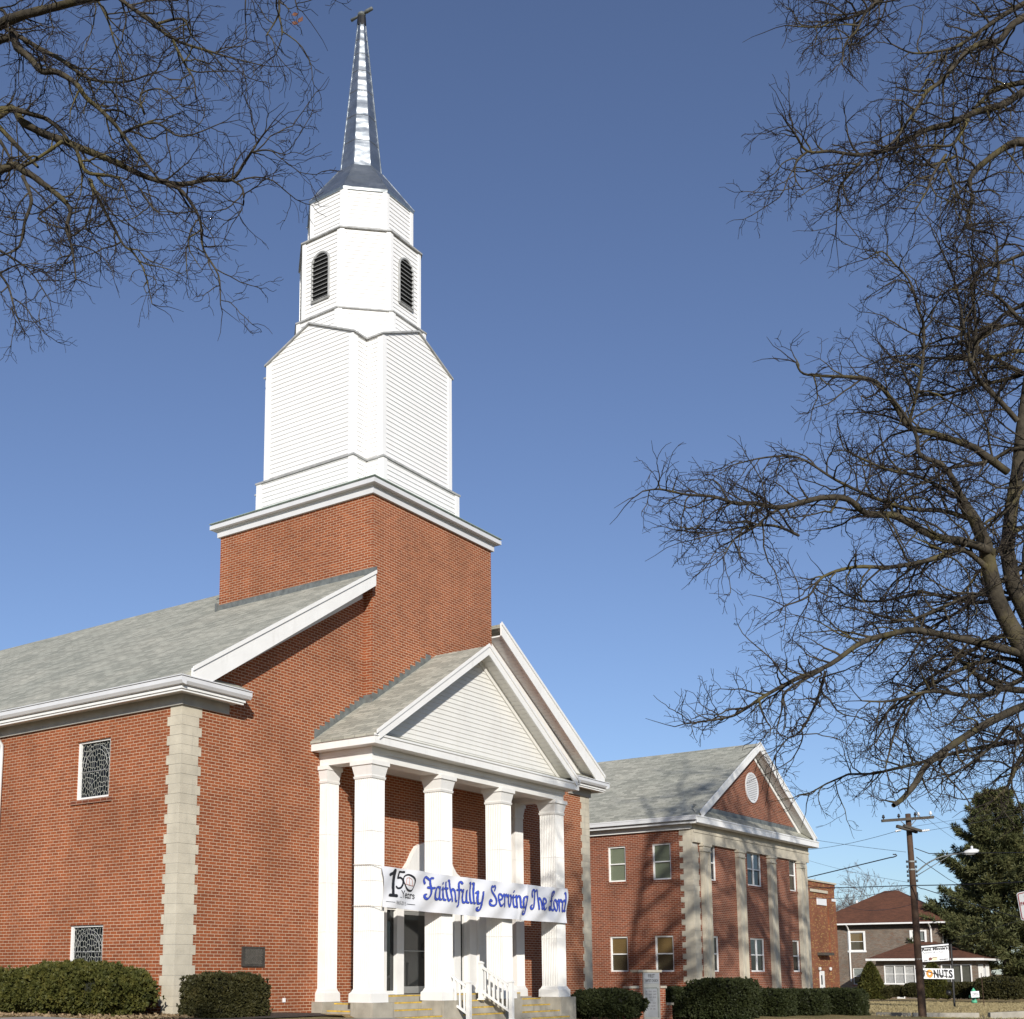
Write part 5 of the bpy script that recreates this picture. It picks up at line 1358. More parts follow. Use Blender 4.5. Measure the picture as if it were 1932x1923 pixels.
# kerbs and low walls along the far verge, thin stake
def wall_run(name, pts, zt, th, h, mat, label, cat, kind=None):
    mb = MB()
    for a, b in zip(pts[:-1], pts[1:]):
        a, b = np.array(a), np.array(b); d = b-a; n = np.array([-d[1], d[0], 0]); n /= np.linalg.norm(n); n *= th
        mb.prism([a-n/2-[0,0,h], b-n/2-[0,0,h], b+n/2-[0,0,h], a+n/2-[0,0,h]], (0,0,h+zt))
    o = mb.build(name, mat)
    if kind: tag(o, kind=kind)
    else: tag(o, label, cat)
    return o
A = lambda u, v, d: tuple(P(u, v, d))
wall_run('retaining_wall', [A(1655,1910,53), A(1716,1911,52)], .0, .25, .5, M['concrete'], 'low concrete retaining wall left of the utility pole', 'wall')
wall_run('retaining_wall', [A(1722,1911,53), A(1846,1911,52.5)], .0, .25, .5, M['concrete'], 'long low concrete wall behind the utility pole', 'wall')
wall_run('retaining_wall', [A(1866,1912,52), A(1960,1908,52), A(2300,1905,54)], .03, .25, .5, M['concrete'], 'low concrete wall at the far right of the lawn', 'wall')
wall_run('kerb', [A(1628,1919,47), A(1768,1922,46), A(1990,1932,44)], .05, .16, .5, M['yellow'], '', '', 'structure')
mb = MB(); a = P(1857,1898,70); mb.tube([a-np.array([0,0,.2]), P(1851,1836,70)], .018, 6)
whole(mb, 'marker_stake', M['wood'], tuple(a), 'thin rusty stake standing in the lawn right of the hydrant', 'stake')
t = thing('chain_link_fence', tuple(P(1890, 1872, 100)), 'short chain link fence beside the house porch under the pine', 'fence')
mb = MB()
for u in (1882, 1907, 1918): mb.tube([P(u,1885,100), P(u,1861,100)], .04, 6)
mb.tube([P(1880,1863,100), P(1918,1860,100), P(1960,1860,95)], .03, 5); part(mb, 'fence_post', M['alu'], t)
mb = MB()
for i in range(34):
    u = 1881+i*1.2; mb.tube([P(u,1863,100), P(u+8,1880,100)], .006, 3, False); mb.tube([P(u+8,1863,100), P(u,1880,100)], .006, 3, False)
part(mb, 'fence_mesh', M['alu'], t)

# ------------------------------------------------------------------ fast meshes for foliage and branches
def np_mesh(name, verts, quads, mat, loc=None, tri=False):
    """verts (n,3), faces (m,k): one mesh object"""
    me = bpy.data.meshes.new(name); V = np.asarray(verts, np.float32); F = np.asarray(quads, np.int32)
    if loc is not None: V = V-np.asarray(loc, np.float32)
    k = F.shape[1]
    me.vertices.add(len(V)); me.vertices.foreach_set('co', V.ravel())
    me.loops.add(F.size); me.loops.foreach_set('vertex_index', F.ravel())
    me.polygons.add(len(F)); me.polygons.foreach_set('loop_start', np.arange(0, F.size, k, dtype=np.int32))
    me.materials.append(mat); me.update(calc_edges=True); me.validate()
    o = bpy.data.objects.new(name, me); COL.objects.link(o)
    return o
def leaves(centers, normals, size, rs, k=1, spread=.6, aspect=.55):
    """k leaf quads round each centre, roughly facing / growing along its normal"""
    C = np.repeat(centers, k, 0); Nn = np.repeat(normals, k, 0); n = len(C)
    d = Nn+rs.normal(0, spread, (n, 3)); d /= np.linalg.norm(d, axis=1)[:, None]+1e-9
    r = rs.normal(0, 1, (n, 3)); s = np.cross(d, r); s /= np.linalg.norm(s, axis=1)[:, None]+1e-9
    L = size*rs.uniform(.6, 1.3, n)[:, None]; w = L*aspect*.5
    b = C; t = C+d*L; m = C+d*L*.5
    V = np.stack([b, m+s*w, t, m-s*w], 1).reshape(-1, 3)
    F = np.arange(4*n).reshape(n, 4)
    return V, F
def shrub(name, loc, half, top, label, cat, mat, n, leaf, power=2.4, lump=.08, seed=0, rz=0, group=None, flat=.0):
    """clipped or loose evergreen: dark core and foliage tufts on a lumpy rounded block"""
    rs = np.random.RandomState(seed)
    t = thing(name, loc, label, cat, group, rz)
    d = rs.normal(0, 1, (n*2, 3)); d /= np.linalg.norm(d, axis=1)[:, None]
    d = d[d[:, 2] > -.75][:n]
    hx, hy = half; hz = top/2
    q = (np.abs(d)**power).sum(1)**(-1/power)
    S = d*q[:, None]
    ph = rs.uniform(0, 6, 6)
    lm = 1+lump*(np.sin(5*S[:,0]*hx/.6+ph[0])*np.sin(4*S[:,1]*hy/.6+ph[1])+np.sin(9*S[:,0]*hx/.6+ph[2]+3*S[:,2])*np.sin(8*S[:,1]*hy/.6+ph[3])*.6+np.sin(7*S[:,2]*hz/.5+ph[4]+4*S[:,0])*.4)
    fr = rs.uniform(.86, 1.02, len(S)); fr = np.where(rs.uniform(0, 1, len(S)) < .05, fr+rs.uniform(.03, .10, len(S)), fr)
    Pn = S*lm[:, None]*fr[:, None]
    C = Pn*np.array([hx, hy, hz])+np.array([0, 0, hz])
    nn = S/np.array([hx, hy, hz]); nn /= np.linalg.norm(nn, axis=1)[:, None]; nn[:, 2] += .25
    keep = C[:, 2] > .02
    V, F = leaves(C[keep], nn[keep], leaf, rs, 7, .75)
    o = np_mesh('foliage', V, F, mat); o.parent = t
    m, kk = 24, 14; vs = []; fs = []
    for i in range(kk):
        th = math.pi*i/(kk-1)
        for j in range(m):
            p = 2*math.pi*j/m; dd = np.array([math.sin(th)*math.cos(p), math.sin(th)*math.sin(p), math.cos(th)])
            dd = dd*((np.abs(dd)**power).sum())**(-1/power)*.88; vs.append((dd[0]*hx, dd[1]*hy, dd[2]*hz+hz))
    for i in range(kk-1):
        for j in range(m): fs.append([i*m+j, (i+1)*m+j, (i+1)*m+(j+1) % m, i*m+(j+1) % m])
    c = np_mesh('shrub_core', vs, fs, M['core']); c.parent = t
    return t
G = lambda x, y, dz=0: (x, y, gz(x, y)+dz)
shrub('yew_bush', G(-1.0, 1.85, -.03), (.88, 2.0), 1.02, 'large rounded yew bush spreading under the lower stained glass window', 'bush', M['yew'], 9500, .075, 2.3, .10, 1)
shrub('yew_bush', G(-1.0, 5.6, -.05), (.8, 1.7), 1.0, 'yew bush cut off by the left picture edge behind the large one', 'bush', M['yew'], 6500, .075, 2.3, .10, 2)
shrub('box_shrub', G(.10, -1.35, -.1), (.74, .56), .90, 'dark square clipped shrub in front of the stone quoin corner', 'bush', M['box'], 6500, .05, 6, .045, 3)
HG = 'clipped dark hedges in front of the annex'
def at(u, v, d): p = P(u, v, d); return (p[0], p[1], p[2])
def hedge(u, vb, d, hx, hy, top, label, seed, power=4, lump=.05, n=4200):
    x, y, z = at(u, vb, d); shrub('hedge', (x, y, z-.05), (hx, hy), top, label, 'hedge', M['hedge'], n, .075, power, lump, seed, R(0), HG)
hedge(1146, 1919, 36.0, .95, .9, .80, 'low loose hedge between the porch plinth and the brick church sign', 11, 2.8, .09)
hedge(1272, 1916, 38.6, .75, .7, .86, 'low rounded hedge just right of the brick church sign', 12, 2.8, .08, 3000)
hedge(1368, 1920, 38.0, .95, .85, 1.16, 'tallest block hedge in front of the annex corner quoin', 13, 6, .04, 5200)
hedge(1446, 1921, 40.0, .85, .8, .92, 'hedge block right beside the tallest one', 14, 5, .05)
hedge(1512, 1922, 41.0, .95, .8, .95, 'middle block of the long hedge run before the annex', 15, 5, .05)
hedge(1583, 1922, 41.5, .75, .8, .98, 'squared end block of the hedge run nearest the street corner', 16, 7, .03)
# shrubs at the house
HS_ = 'shrubs along the house front'
def hshrub(nm_, u, vb, d, hx, hy, top, label, seed, mat, power=2.2, n=1500, leaf=.14):
    x, y, z = at(u, vb, d); shrub(nm_, (x, y, z-.05), (hx, hy), top, label, 'bush', mat, n, leaf, power, .05, seed, 0, HS_)
def cone_shrub(u, vb, d, r, top, label, seed):
    rs = np.random.RandomState(seed); x, y, z = at(u, vb, d)
    t = thing('cone_shrub', (x, y, z), label, 'bush', HS_)
    n = 2600; h = rs.uniform(0, 1, n)**1.3; a = rs.uniform(0, 2*math.pi, n); rad = r*(1-h**1.7)**.8*rs.uniform(.8, 1.05, n)
    C = np.stack([rad*np.cos(a), rad*np.sin(a), h*top], 1); nn = np.stack([np.cos(a), np.sin(a), .6+0*a], 1)
    V, F = leaves(C, nn, .16, rs, 6, .6); np_mesh('foliage', V, F, M['yew']).parent = t
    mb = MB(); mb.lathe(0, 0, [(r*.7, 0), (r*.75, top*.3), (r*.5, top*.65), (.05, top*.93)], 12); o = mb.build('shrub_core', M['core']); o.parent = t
cone_shrub(1645, 1885, 94, .95, 3.0-.3, 'pointed conical shrub at the left end of the house front', 21)
cone_shrub(1762, 1883, 92, 1.1, 2.55, 'pointed conical shrub right of the utility pole', 22)
hshrub('house_bush', 1664, 1883, 94, .85, .8, .9, 'small round brown bush beside the left conical shrub', 23, M['box'])
hshrub('house_bush', 1690, 1880, 94, .75, .7, .8, 'loose brown bush left of the basement window', 24, M['box'])
hshrub('house_bush', 1727, 1881, 93, 1.0, .8, 1.0, 'dark bush hidden behind the utility pole foot', 25, M['box'])
hshrub('house_hedge', 1815, 1882, 92, 1.7, 1.2, 1.05, 'long low hedge under the porch screens', 26, M['box'], 5, 2400)
hshrub('house_hedge', 1888, 1884, 88, 1.5, 1.5, 1.45, 'bigger rounded hedge right of the porch door', 27, M['box'], 4, 2400)
hshrub('house_bush', 1925, 1883, 88, .8, .8, .8, 'low brown bush at the far right of the house hedge', 28, M['box'])

# pine
def pine(base, H, label, seed, r0=4.2):
    rs = np.random.RandomState(seed); t = thing('pine_tree', base, label, 'tree')
    mb = MB(); mb.tube([(0,0,-.4),(0,0,H*.3),(.1,0,H*.7),(.1,.05,H)], [.42,.34,.18,.03], 9)
    Cs, Ns = [], []
    br = mb
    z = H*.06; 
    while z < H*.985:
        f = z/H
        L0 = r0*(1-f)**.72*(.9 if f > .12 else .7)+.25
        nb = 6 if f < .8 else 5
        a0 = rs.uniform(0, 6.28)
        for i in range(nb):
            a = a0+i*2*math.pi/nb+rs.uniform(-.35, .35); L = L0*rs.uniform(.5, 1.3); lift = rs.uniform(-.10, .22)+f*.3
            pts = []
            for s in np.linspace(0, 1, 6):
                rr = L*s; pts.append((math.cos(a)*rr, math.sin(a)*rr, z+lift*rr-.35*s*(1-s)*L*.5+.12*L*s**3))
            br.tube(pts, [.06*(1-s)+.012 for s in np.linspace(0, 1, 6)], 4)
            m = int(16+30*L)
            s = rs.uniform(.25, 1.03, m)**.8; wdt = .42*L*np.sin(np.clip(s, 0, 1)*2.6)*.5+.12
            off = rs.uniform(-1, 1, m)*wdt
            x = L*s; c = np.stack([math.cos(a)*x-math.sin(a)*off, math.sin(a)*x+math.cos(a)*off, z+lift*x-.35*s*(1-s)*L*.5+.12*L*s**3+rs.normal(0.05, .12, m)], 1)
            Cs.append(c); Ns.append(np.stack([math.cos(a)-math.sin(a)*off, math.sin(a)+math.cos(a)*off, .5+0*off], 1))
        z += .42+.52*(1-f)*rs.uniform(.6, 1.3)
    C = np.concatenate(Cs); Nn = np.concatenate(Ns); Nn /= np.linalg.norm(Nn, axis=1)[:, None]
    V, F = leaves(C, Nn, .45, rs, 8, .75, .17)
    np_mesh('crown', V, F, M['needle']).parent = t
    tr = mb.build('trunk', M['twig'], None, True); tr.parent = t
pb2 = P(1906, 1884, 108)
pine((pb2[0], pb2[1], -1.5), 18.3, 'tall dark pine tree behind the house at the right edge', 31, 8.2)

# ------------------------------------------------------------------ bare trees
class Wood:
    """collects tapering tubes quickly, sides chosen by thickness"""
    def __init__(s): s.V = []; s.F = []; s.n = 0
    def tube(s, path, rad, sides):
        P_ = np.asarray(path, float); k = len(P_); r = np.asarray(rad, float)
        T = np.gradient(P_, axis=0); T /= np.linalg.norm(T, axis=1)[:, None]+1e-9
        ref = np.array([.31, .17, .93]) if abs(T[0] @ [.31, .17, .93]) < .95 else np.array([1., 0, 0])
        U = np.cross(T, ref); U /= np.linalg.norm(U, axis=1)[:, None]+1e-9; Wv = np.cross(T, U)
        a = np.arange(sides)*2*math.pi/sides
        ring = P_[:, None]+r[:, None, None]*(U[:, None]*np.cos(a)[None, :, None]+Wv[:, None]*np.sin(a)[None, :, None])
        s.V.append(ring.reshape(-1, 3))
        i = np.arange(k-1)[:, None]*sides; j = np.arange(sides)[None]; jj = (j+1) % sides
        s.F.append((np.stack([i+j, i+jj, i+sides+jj, i+sides+j], -1).reshape(-1, 4))+s.n); s.n += k*sides
    def build(s, name, mat, loc, smooth=False):
        o = np_mesh(name, np.concatenate(s.V), np.concatenate(s.F), mat, loc)
        if smooth: o.data.polygons.foreach_set('use_smooth', [True]*len(o.data.polygons))
        return o
def unit(v): return v/(np.linalg.norm(v)+1e-9)
def grow(rs, start, d, length, r0, r1, segs, crook, pull):
    pts = [np.array(start)]; d = unit(np.array(d, float)); st = length/segs
    for i in range(segs):
        d = unit(d+rs.normal(0, crook, 3)+pull*st)
        pts.append(pts[-1]+d*st*rs.uniform(.8, 1.2))
    return np.array(pts), np.linspace(r0, r1, segs+1)
def sprout(rs, wood, twig, path, rad, level, k, spec):
    """side branches along a limb; spec[level] = (spacing, length, ratio, angle, crook)"""
    if level >= len(spec): return
    spc, L, ang, crook = spec[level]
    seg = np.linalg.norm(np.diff(path, axis=0), axis=1); cum = np.concatenate([[0], np.cumsum(seg)]); tot = cum[-1]
    s = tot*(.12 if level else .05)+rs.uniform(0, spc)
    while s < tot:
        i = min(len(seg)-1, np.searchsorted(cum, s)-1); i = max(i, 0); f = (s-cum[i])/(seg[i]+1e-9)
        p = path[i]*(1-f)+path[i+1]*f; r = rad[i]*(1-f)+rad[i+1]*f; t = unit(path[i+1]-path[i])
        side = unit(np.cross(t, rs.normal(0, 1, 3)))
        a = ang*rs.uniform(.6, 1.35); d = t*math.cos(a)+side*math.sin(a)
        ln = L*rs.uniform(.45, 1.35)*(1-.6*s/tot)
        rr = min(r*.72, spec_r[level]*k*rs.uniform(.8, 1.25))
        n = max(3, int(5+ln/(spc*.6)) if level < 1 else 5)
        n = min(n, 9)
        pa, ra = grow(rs, p, d, ln, rr, max(spec_r[min(level+1, len(spec_r)-1)]*k*.6, rr*.3), n, crook, PULL)
        (wood if level == 0 else twig).tube(pa, ra, 5 if level == 0 else 3)
        sprout(rs, wood, twig, pa, ra, level+1, k, spec)
        s += spc*rs.uniform(.55, 1.5)
    # forked tip
    if rad[-1] < 4.5*k*.5:
        for q in range(2):
            a = rs.uniform(.25, .8); t = unit(path[-1]-path[-2]); side = unit(np.cross(t, rs.normal(0, 1, 3)))
            pa, ra = grow(rs, path[-1], t*math.cos(a)+side*math.sin(a), L*.55, rad[-1], spec_r[-1]*k*.6, 4, crook, PULL); twig.tube(pa, ra, 3)
PULL = np.array([0, 0, 0.0]); spec_r = [1, 1, 1, 1]
def limb3d(pts, d0, d1, wob, rs, scale, off):
    """photograph trace -> smooth 3D limb running from depth d0 to d1"""
    q = smooth_line([tuple(p) for p in pts], 4); n = len(q); w = np.cumsum(rs.normal(0, wob, n)); w -= np.linspace(w[0], w[-1], n)*.7
    return np.array([P(off[0]+a*scale, off[1]+b*scale, d0+(d1-d0)*i/(n-1)+w[i]) for i, (a, b) in enumerate(q)])
def bare_tree(name, base, label, limbs, trunk, k, spec, seed, radii):
    """limbs: (path, r0, r1, spawn level)"""
    global spec_r
    spec_r = radii; rs = np.random.RandomState(seed)
    t = thing(name, tuple(base), label, 'tree')
    tw = Wood()
    for p, r in trunk: tw.tube(p, r, 12)
    o = tw.build('trunk', M['bark'], base, True); o.parent = t
    twig = Wood(); wood = Wood()
    for path, r0, r1, dens in limbs:
        rad = np.linspace(r0, r1, len(path))*rs.uniform(.92, 1.08, len(path))
        one = Wood(); one.tube(path, rad, 8 if r0 > 3*radii[0]*k else 6)
        o = one.build('limb', M['bark'], base, True); o.parent = t
        sp = [(a*dens, b, c, d) for a, b, c, d in spec[:1]]+list(spec[1:])
        sprout(rs, wood, twig, path, rad, 0, k, sp)
    o = wood.build('branches', M['bark'], base, True); o.parent = t
    o = twig.build('twigs', M['twig'], base); o.parent = t
    print(name, 'faces', sum(len(f) for f in wood.F)+sum(len(f) for f in twig.F))
    return t

# --- right hand tree: the trunk stands just outside the picture
rs = np.random.RandomState(77)
RD = 15.0; kR = RD/FPX                     # metres per pixel at that distance
rb = P(2010, 1945, RD+.6); rb = np.array([rb[0], rb[1], gz(rb[0], rb[1])])
o3, s3 = (1185.5, 661.7), .4589
o2, s2_ = (1378.5, 0), .34407
L3 = lambda pts, d0, d1: limb3d(pts, d0, d1, .03, rs, s3, o3)
L2 = lambda pts, d0, d1: limb3d(pts, d0, d1, .03, rs, s2_, o2)
px = lambda w: w*kR/2
fork = P(1985, 1330, RD+.5)
trunkR = [(np.array([rb-np.array([0,0,.5]), rb+np.array([0,0,.4]), P(2005,1700,RD+.55), P(1996,1480,RD+.5), fork]), [px(120),px(96),px(86),px(84),px(80)]),
  (np.array([P(1988,1370,RD+.5), P(1942,1240,RD+.4), P(1905,1180,RD+.3), P(1880,1130,RD+.25), P(1867,1075,RD+.2), P(1858,1025,RD+.1), P(1838,980,RD), P(1812,940,RD-.1)]), [px(56),px(38),px(34),px(32),px(30),px(26),px(23),px(18)]),
  (np.array([P(1985,1360,RD+.5), P(1950,1180,RD+.9), P(1912,1105,RD+.9), P(1900,1040,RD+.9), P(1908,960,RD+.9), P(1920,890,RD+.9), P(1928,810,RD+.9), P(1944,700,RD+.9), P(1966,520,RD+1)]), [px(54),px(36),px(32),px(29),px(27),px(26),px(25),px(24),px(20)]),
  (np.array([P(1990,1350,RD+.6), P(2010,1150,RD+1.0), P(2040,850,RD+1.5), P(2060,500,RD+2), P(2080,120,RD+2.4), P(2090,-350,RD+2.6)]), [px(60),px(48),px(40),px(34),px(24),px(10)])]
limR = [
 (L3([(1627,1250),(1500,1215),(1350,1180),(1180,1150),(1100,1160),(960,1200),(830,1290),(690,1350),(560,1420),(470,1480),(400,1510),(230,1535)], RD+.4, RD-1.6), px(17), px(2.5), 1.0),
 (L3([(810,1320),(775,1440),(725,1540),(690,1580),(650,1600),(600,1670)], RD-1, RD-1.5), px(6), px(2), .8),
 (L3([(800,1310),(650,1400),(630,1480),(610,1560)], RD-1, RD-1.2), px(6), px(2), .8),
 (L3([(1700,1440),(1627,1460),(1480,1530),(1350,1610),(1230,1700),(1180,1780),(1130,1840),(1090,1870)], RD+.3, RD-1), px(18), px(8), 1.5),
 (L3([(1680,1400),(1560,1390),(1450,1345),(1380,1290),(1330,1240)], RD+.3, RD+.8), px(15), px(5), .8),
 (L3([(1500,830),(1400,790),(1250,760),(1100,680),(980,670),(900,610),(800,605),(720,622),(620,645),(520,628),(440,628),(350,600),(240,592),(130,570),(60,578)], RD+.1, RD-1.8), px(17), px(2.5), .9),
 (L3([(1480,900),(1400,830),(1340,820),(1240,860),(1080,890),(930,890),(800,930),(740,1010),(640,1050)], RD+.2, RD-1.0), px(13), px(2.5), .85),
 (L3([(1500,1000),(1400,1010),(1280,1060),(1140,1110),(1000,1080),(880,1050)], RD+.3, RD-.2), px(10), px(2.5), .85),
 (L3([(620,650),(560,690),(520,725),(440,770),(390,850)], RD-1, RD-1.5), px(6), px(2), .8),
 (L3([(700,760),(600,720),(480,725),(400,740),(260,780)], RD-.6, RD-1.4), px(6), px(2), .8),
 (L3([(1560,500),(1450,420),(1400,390),(1250,340),(1150,310),(1100,230),(1020,130),(930,110),(820,105),(720,95),(690,50)], RD+.5, RD-.9), px(16), px(3), .9),
 (L3([(1390,680),(1350,560),(1290,470),(1200,430),(1180,340),(1090,200),(1000,130)], RD, RD-.6), px(14), px(3), .9),
 (L3([(1600,290),(1530,210),(1450,130),(1410,60),(1430,-20),(1400,-120)], RD+.8, RD+.3), px(13), px(4), .9),
 (L3([(1350,600),(1200,520),(1070,490),(930,430),(900,400)], RD, RD-.7), px(9), px(2.5), .85),
 (L3([(1420,700),(1300,660),(1150,650),(1000,600),(850,530),(700,440),(560,440),(430,470)], RD+.2, RD-1.3), px(10), px(2), .85),
 (L3([(1640,1340),(1450,1420),(1250,1400),(1080,1440),(960,1440)], RD+.5, RD), px(12), px(2.5), .8),
 (L3([(1640,1600),(1560,1550),(1500,1620),(1400,1700),(1290,1760)], RD+.3, RD-.4), px(11), px(2.5), .8),
 (L3([(1660,1650),(1600,1700),(1560,1790),(1500,1850)], RD+.3, RD), px(13), px(3), .8),
 (L2([(1700,30),(1609,95),(1540,140),(1470,225),(1370,240),(1290,290),(1220,370),(1150,450),(1080,500),(1030,580),(990,640),(900,770),(820,830)], RD+.6, RD-.8), px(17), px(4), .9),
 (L2([(1750,420),(1609,500),(1500,570),(1400,600),(1330,620),(1200,680),(1080,710),(950,780),(870,820),(780,840),(680,850),(550,830),(420,830),(350,730),(310,680)], RD+.8, RD-1), px(18), px(2.5), .8),
 (L2([(420,832),(360,890),(355,980),(395,1040)], RD-.9, RD-1), px(5), px(2), .8),
 (L2([(1609,450),(1450,490),(1390,540),(1330,600)], RD+.8, RD+.3), px(13), px(7), 1),
 (L2([(1720,770),(1609,780),(1540,790),(1430,860),(1340,940),(1310,1000),(1325,1090),(1300,1190),(1300,1250),(1380,1270)], RD+.7, RD-.2), px(18), px(4), .9),
 (L2([(1300,660),(1250,750),(1200,800),(1080,800),(900,840),(760,900)], RD, RD-.6), px(9), px(2.5), .8),
 (L2([(1700,-30),(1500,80),(1400,150),(1250,250),(1150,280),(1000,292),(880,240)], RD+.6, RD-.5), px(12), px(2.5), .85),
 (L2([(870,-50),(810,5),(740,70),(690,170),(630,240),(610,350)], RD-.2, RD-.8), px(8), px(2.5), .85),
 (L2([(1000,-150),(800,20),(740,60),(650,100),(560,115),(480,150),(300,140)], RD, RD-1), px(9), px(2), .85),
 (L2([(720,880),(650,960),(600,1030),(585,1120),(580,1230)], RD-.6, RD-.9), px(6), px(2), .8),
 (L2([(1180,850),(1110,960),(1080,1040),(1050,1090),(1010,1160)], RD-.2, RD-.5), px(7), px(2.5), .8),
 (L2([(1230,860),(1180,900),(1220,1010),(1180,1130)], RD, RD-.3), px(7), px(2.5), .8),
 (L2([(1690,1960),(1610,1790),(1500,1660),(1440,1600),(1470,1500),(1465,1360),(1560,1340)], RD+.3, RD), px(9), px(4), .9),
 (L2([(1319,2003),(1345,1820),(1330,1640),(1320,1560),(1370,1480),(1340,1420),(1180,1350),(1150,1250)], RD+.1, RD-.3), px(7), px(2.5), .8),
 (L2([(1319,1995),(1285,1840),(1260,1680),(1220,1520),(1160,1380),(1110,1280)], RD, RD-.4), px(7), px(2), .8),
 (L2([(975,2330),(1045,2050),(1060,1800),(1030,1700),(980,1540),(900,1450),(830,1380),(750,1420)], RD-.3, RD-.8), px(7), px(2), .8),
]
for i in range(17):
    v0 = 480+i*56+rs.uniform(-25, 25); a = P(1985+rs.uniform(-15, 40), v0, RD+rs.uniform(.5, 1.1))
    d = -RGT*rs.uniform(.7, 1.0)+HFW*rs.uniform(-.6, .6)+np.array([0, 0, rs.uniform(-.45, .65) if v0 < 1200 else rs.uniform(.0, .4)])
    pa, ra = grow(rs, a, d, rs.uniform(1.7, 3.3), px(11), px(3), 10, .22, np.array([0, 0, -.02]))
    limR.append((pa, px(11), px(3), .8))
# limbs of the half that stays outside the picture (they throw their shade on the annex)
for i in range(24):
    v0 = rs.uniform(-300, 900); f_ = (1150-v0)/1450; a = P(2015+85*f_, v0, RD+1+1.7*f_)
    d = RGT*rs.uniform(.35, 1.0)+HFW*rs.uniform(-.7, .7)+np.array([0, 0, rs.uniform(.0, .6)])
    pa, ra = grow(rs, a, d, rs.uniform(5, 8.5), px(20), px(4), 11, .13, np.array([0, 0, .02]))
    limR.append((pa, px(20), px(4), 1.7))
specR = [(.155, 1.05, .90, .20), (.115, .44, .90, .26), (.10, .20, .85, .30)]
bare_tree('street_tree', rb, 'large bare deciduous tree whose limbs fill the right side of the picture', limR, trunkR, kR, specR, 5, [2.2, 1.15, .85, .7])

# its neighbour along the street, outside the picture on the right, shades the annex front
t2 = bpy.data.objects.new('street_tree', None); COL.objects.link(t2); src = bpy.data.objects['street_tree']
q2 = CAM+HFW*21+RGT*20.5; t2.location = (q2[0], q2[1], gz(q2[0], q2[1])); t2.rotation_euler = (0, 0, R(170)); t2.scale = (1.0, 1.0, 1.06)
tag(t2, 'second bare street tree outside the picture on the right', 'tree')
for c in list(src.children):
    d = c.copy(); COL.objects.link(d); d.parent = t2
t3 = t2.copy(); COL.objects.link(t3)  # unseen copy added to darken the shade on the annex front
q3 = CAM+HFW*27.5+RGT*22.5; t3.location = (q3[0], q3[1], gz(q3[0], q3[1])); t3.rotation_euler = (0, 0, R(205)); t3.scale = (0.95, 0.95, 0.9)
tag(t3, 'added bare tree outside the picture on the right, deepens shade on the annex', 'tree')
for c in list(src.children):
    d = c.copy(); COL.objects.link(d); d.parent = t3
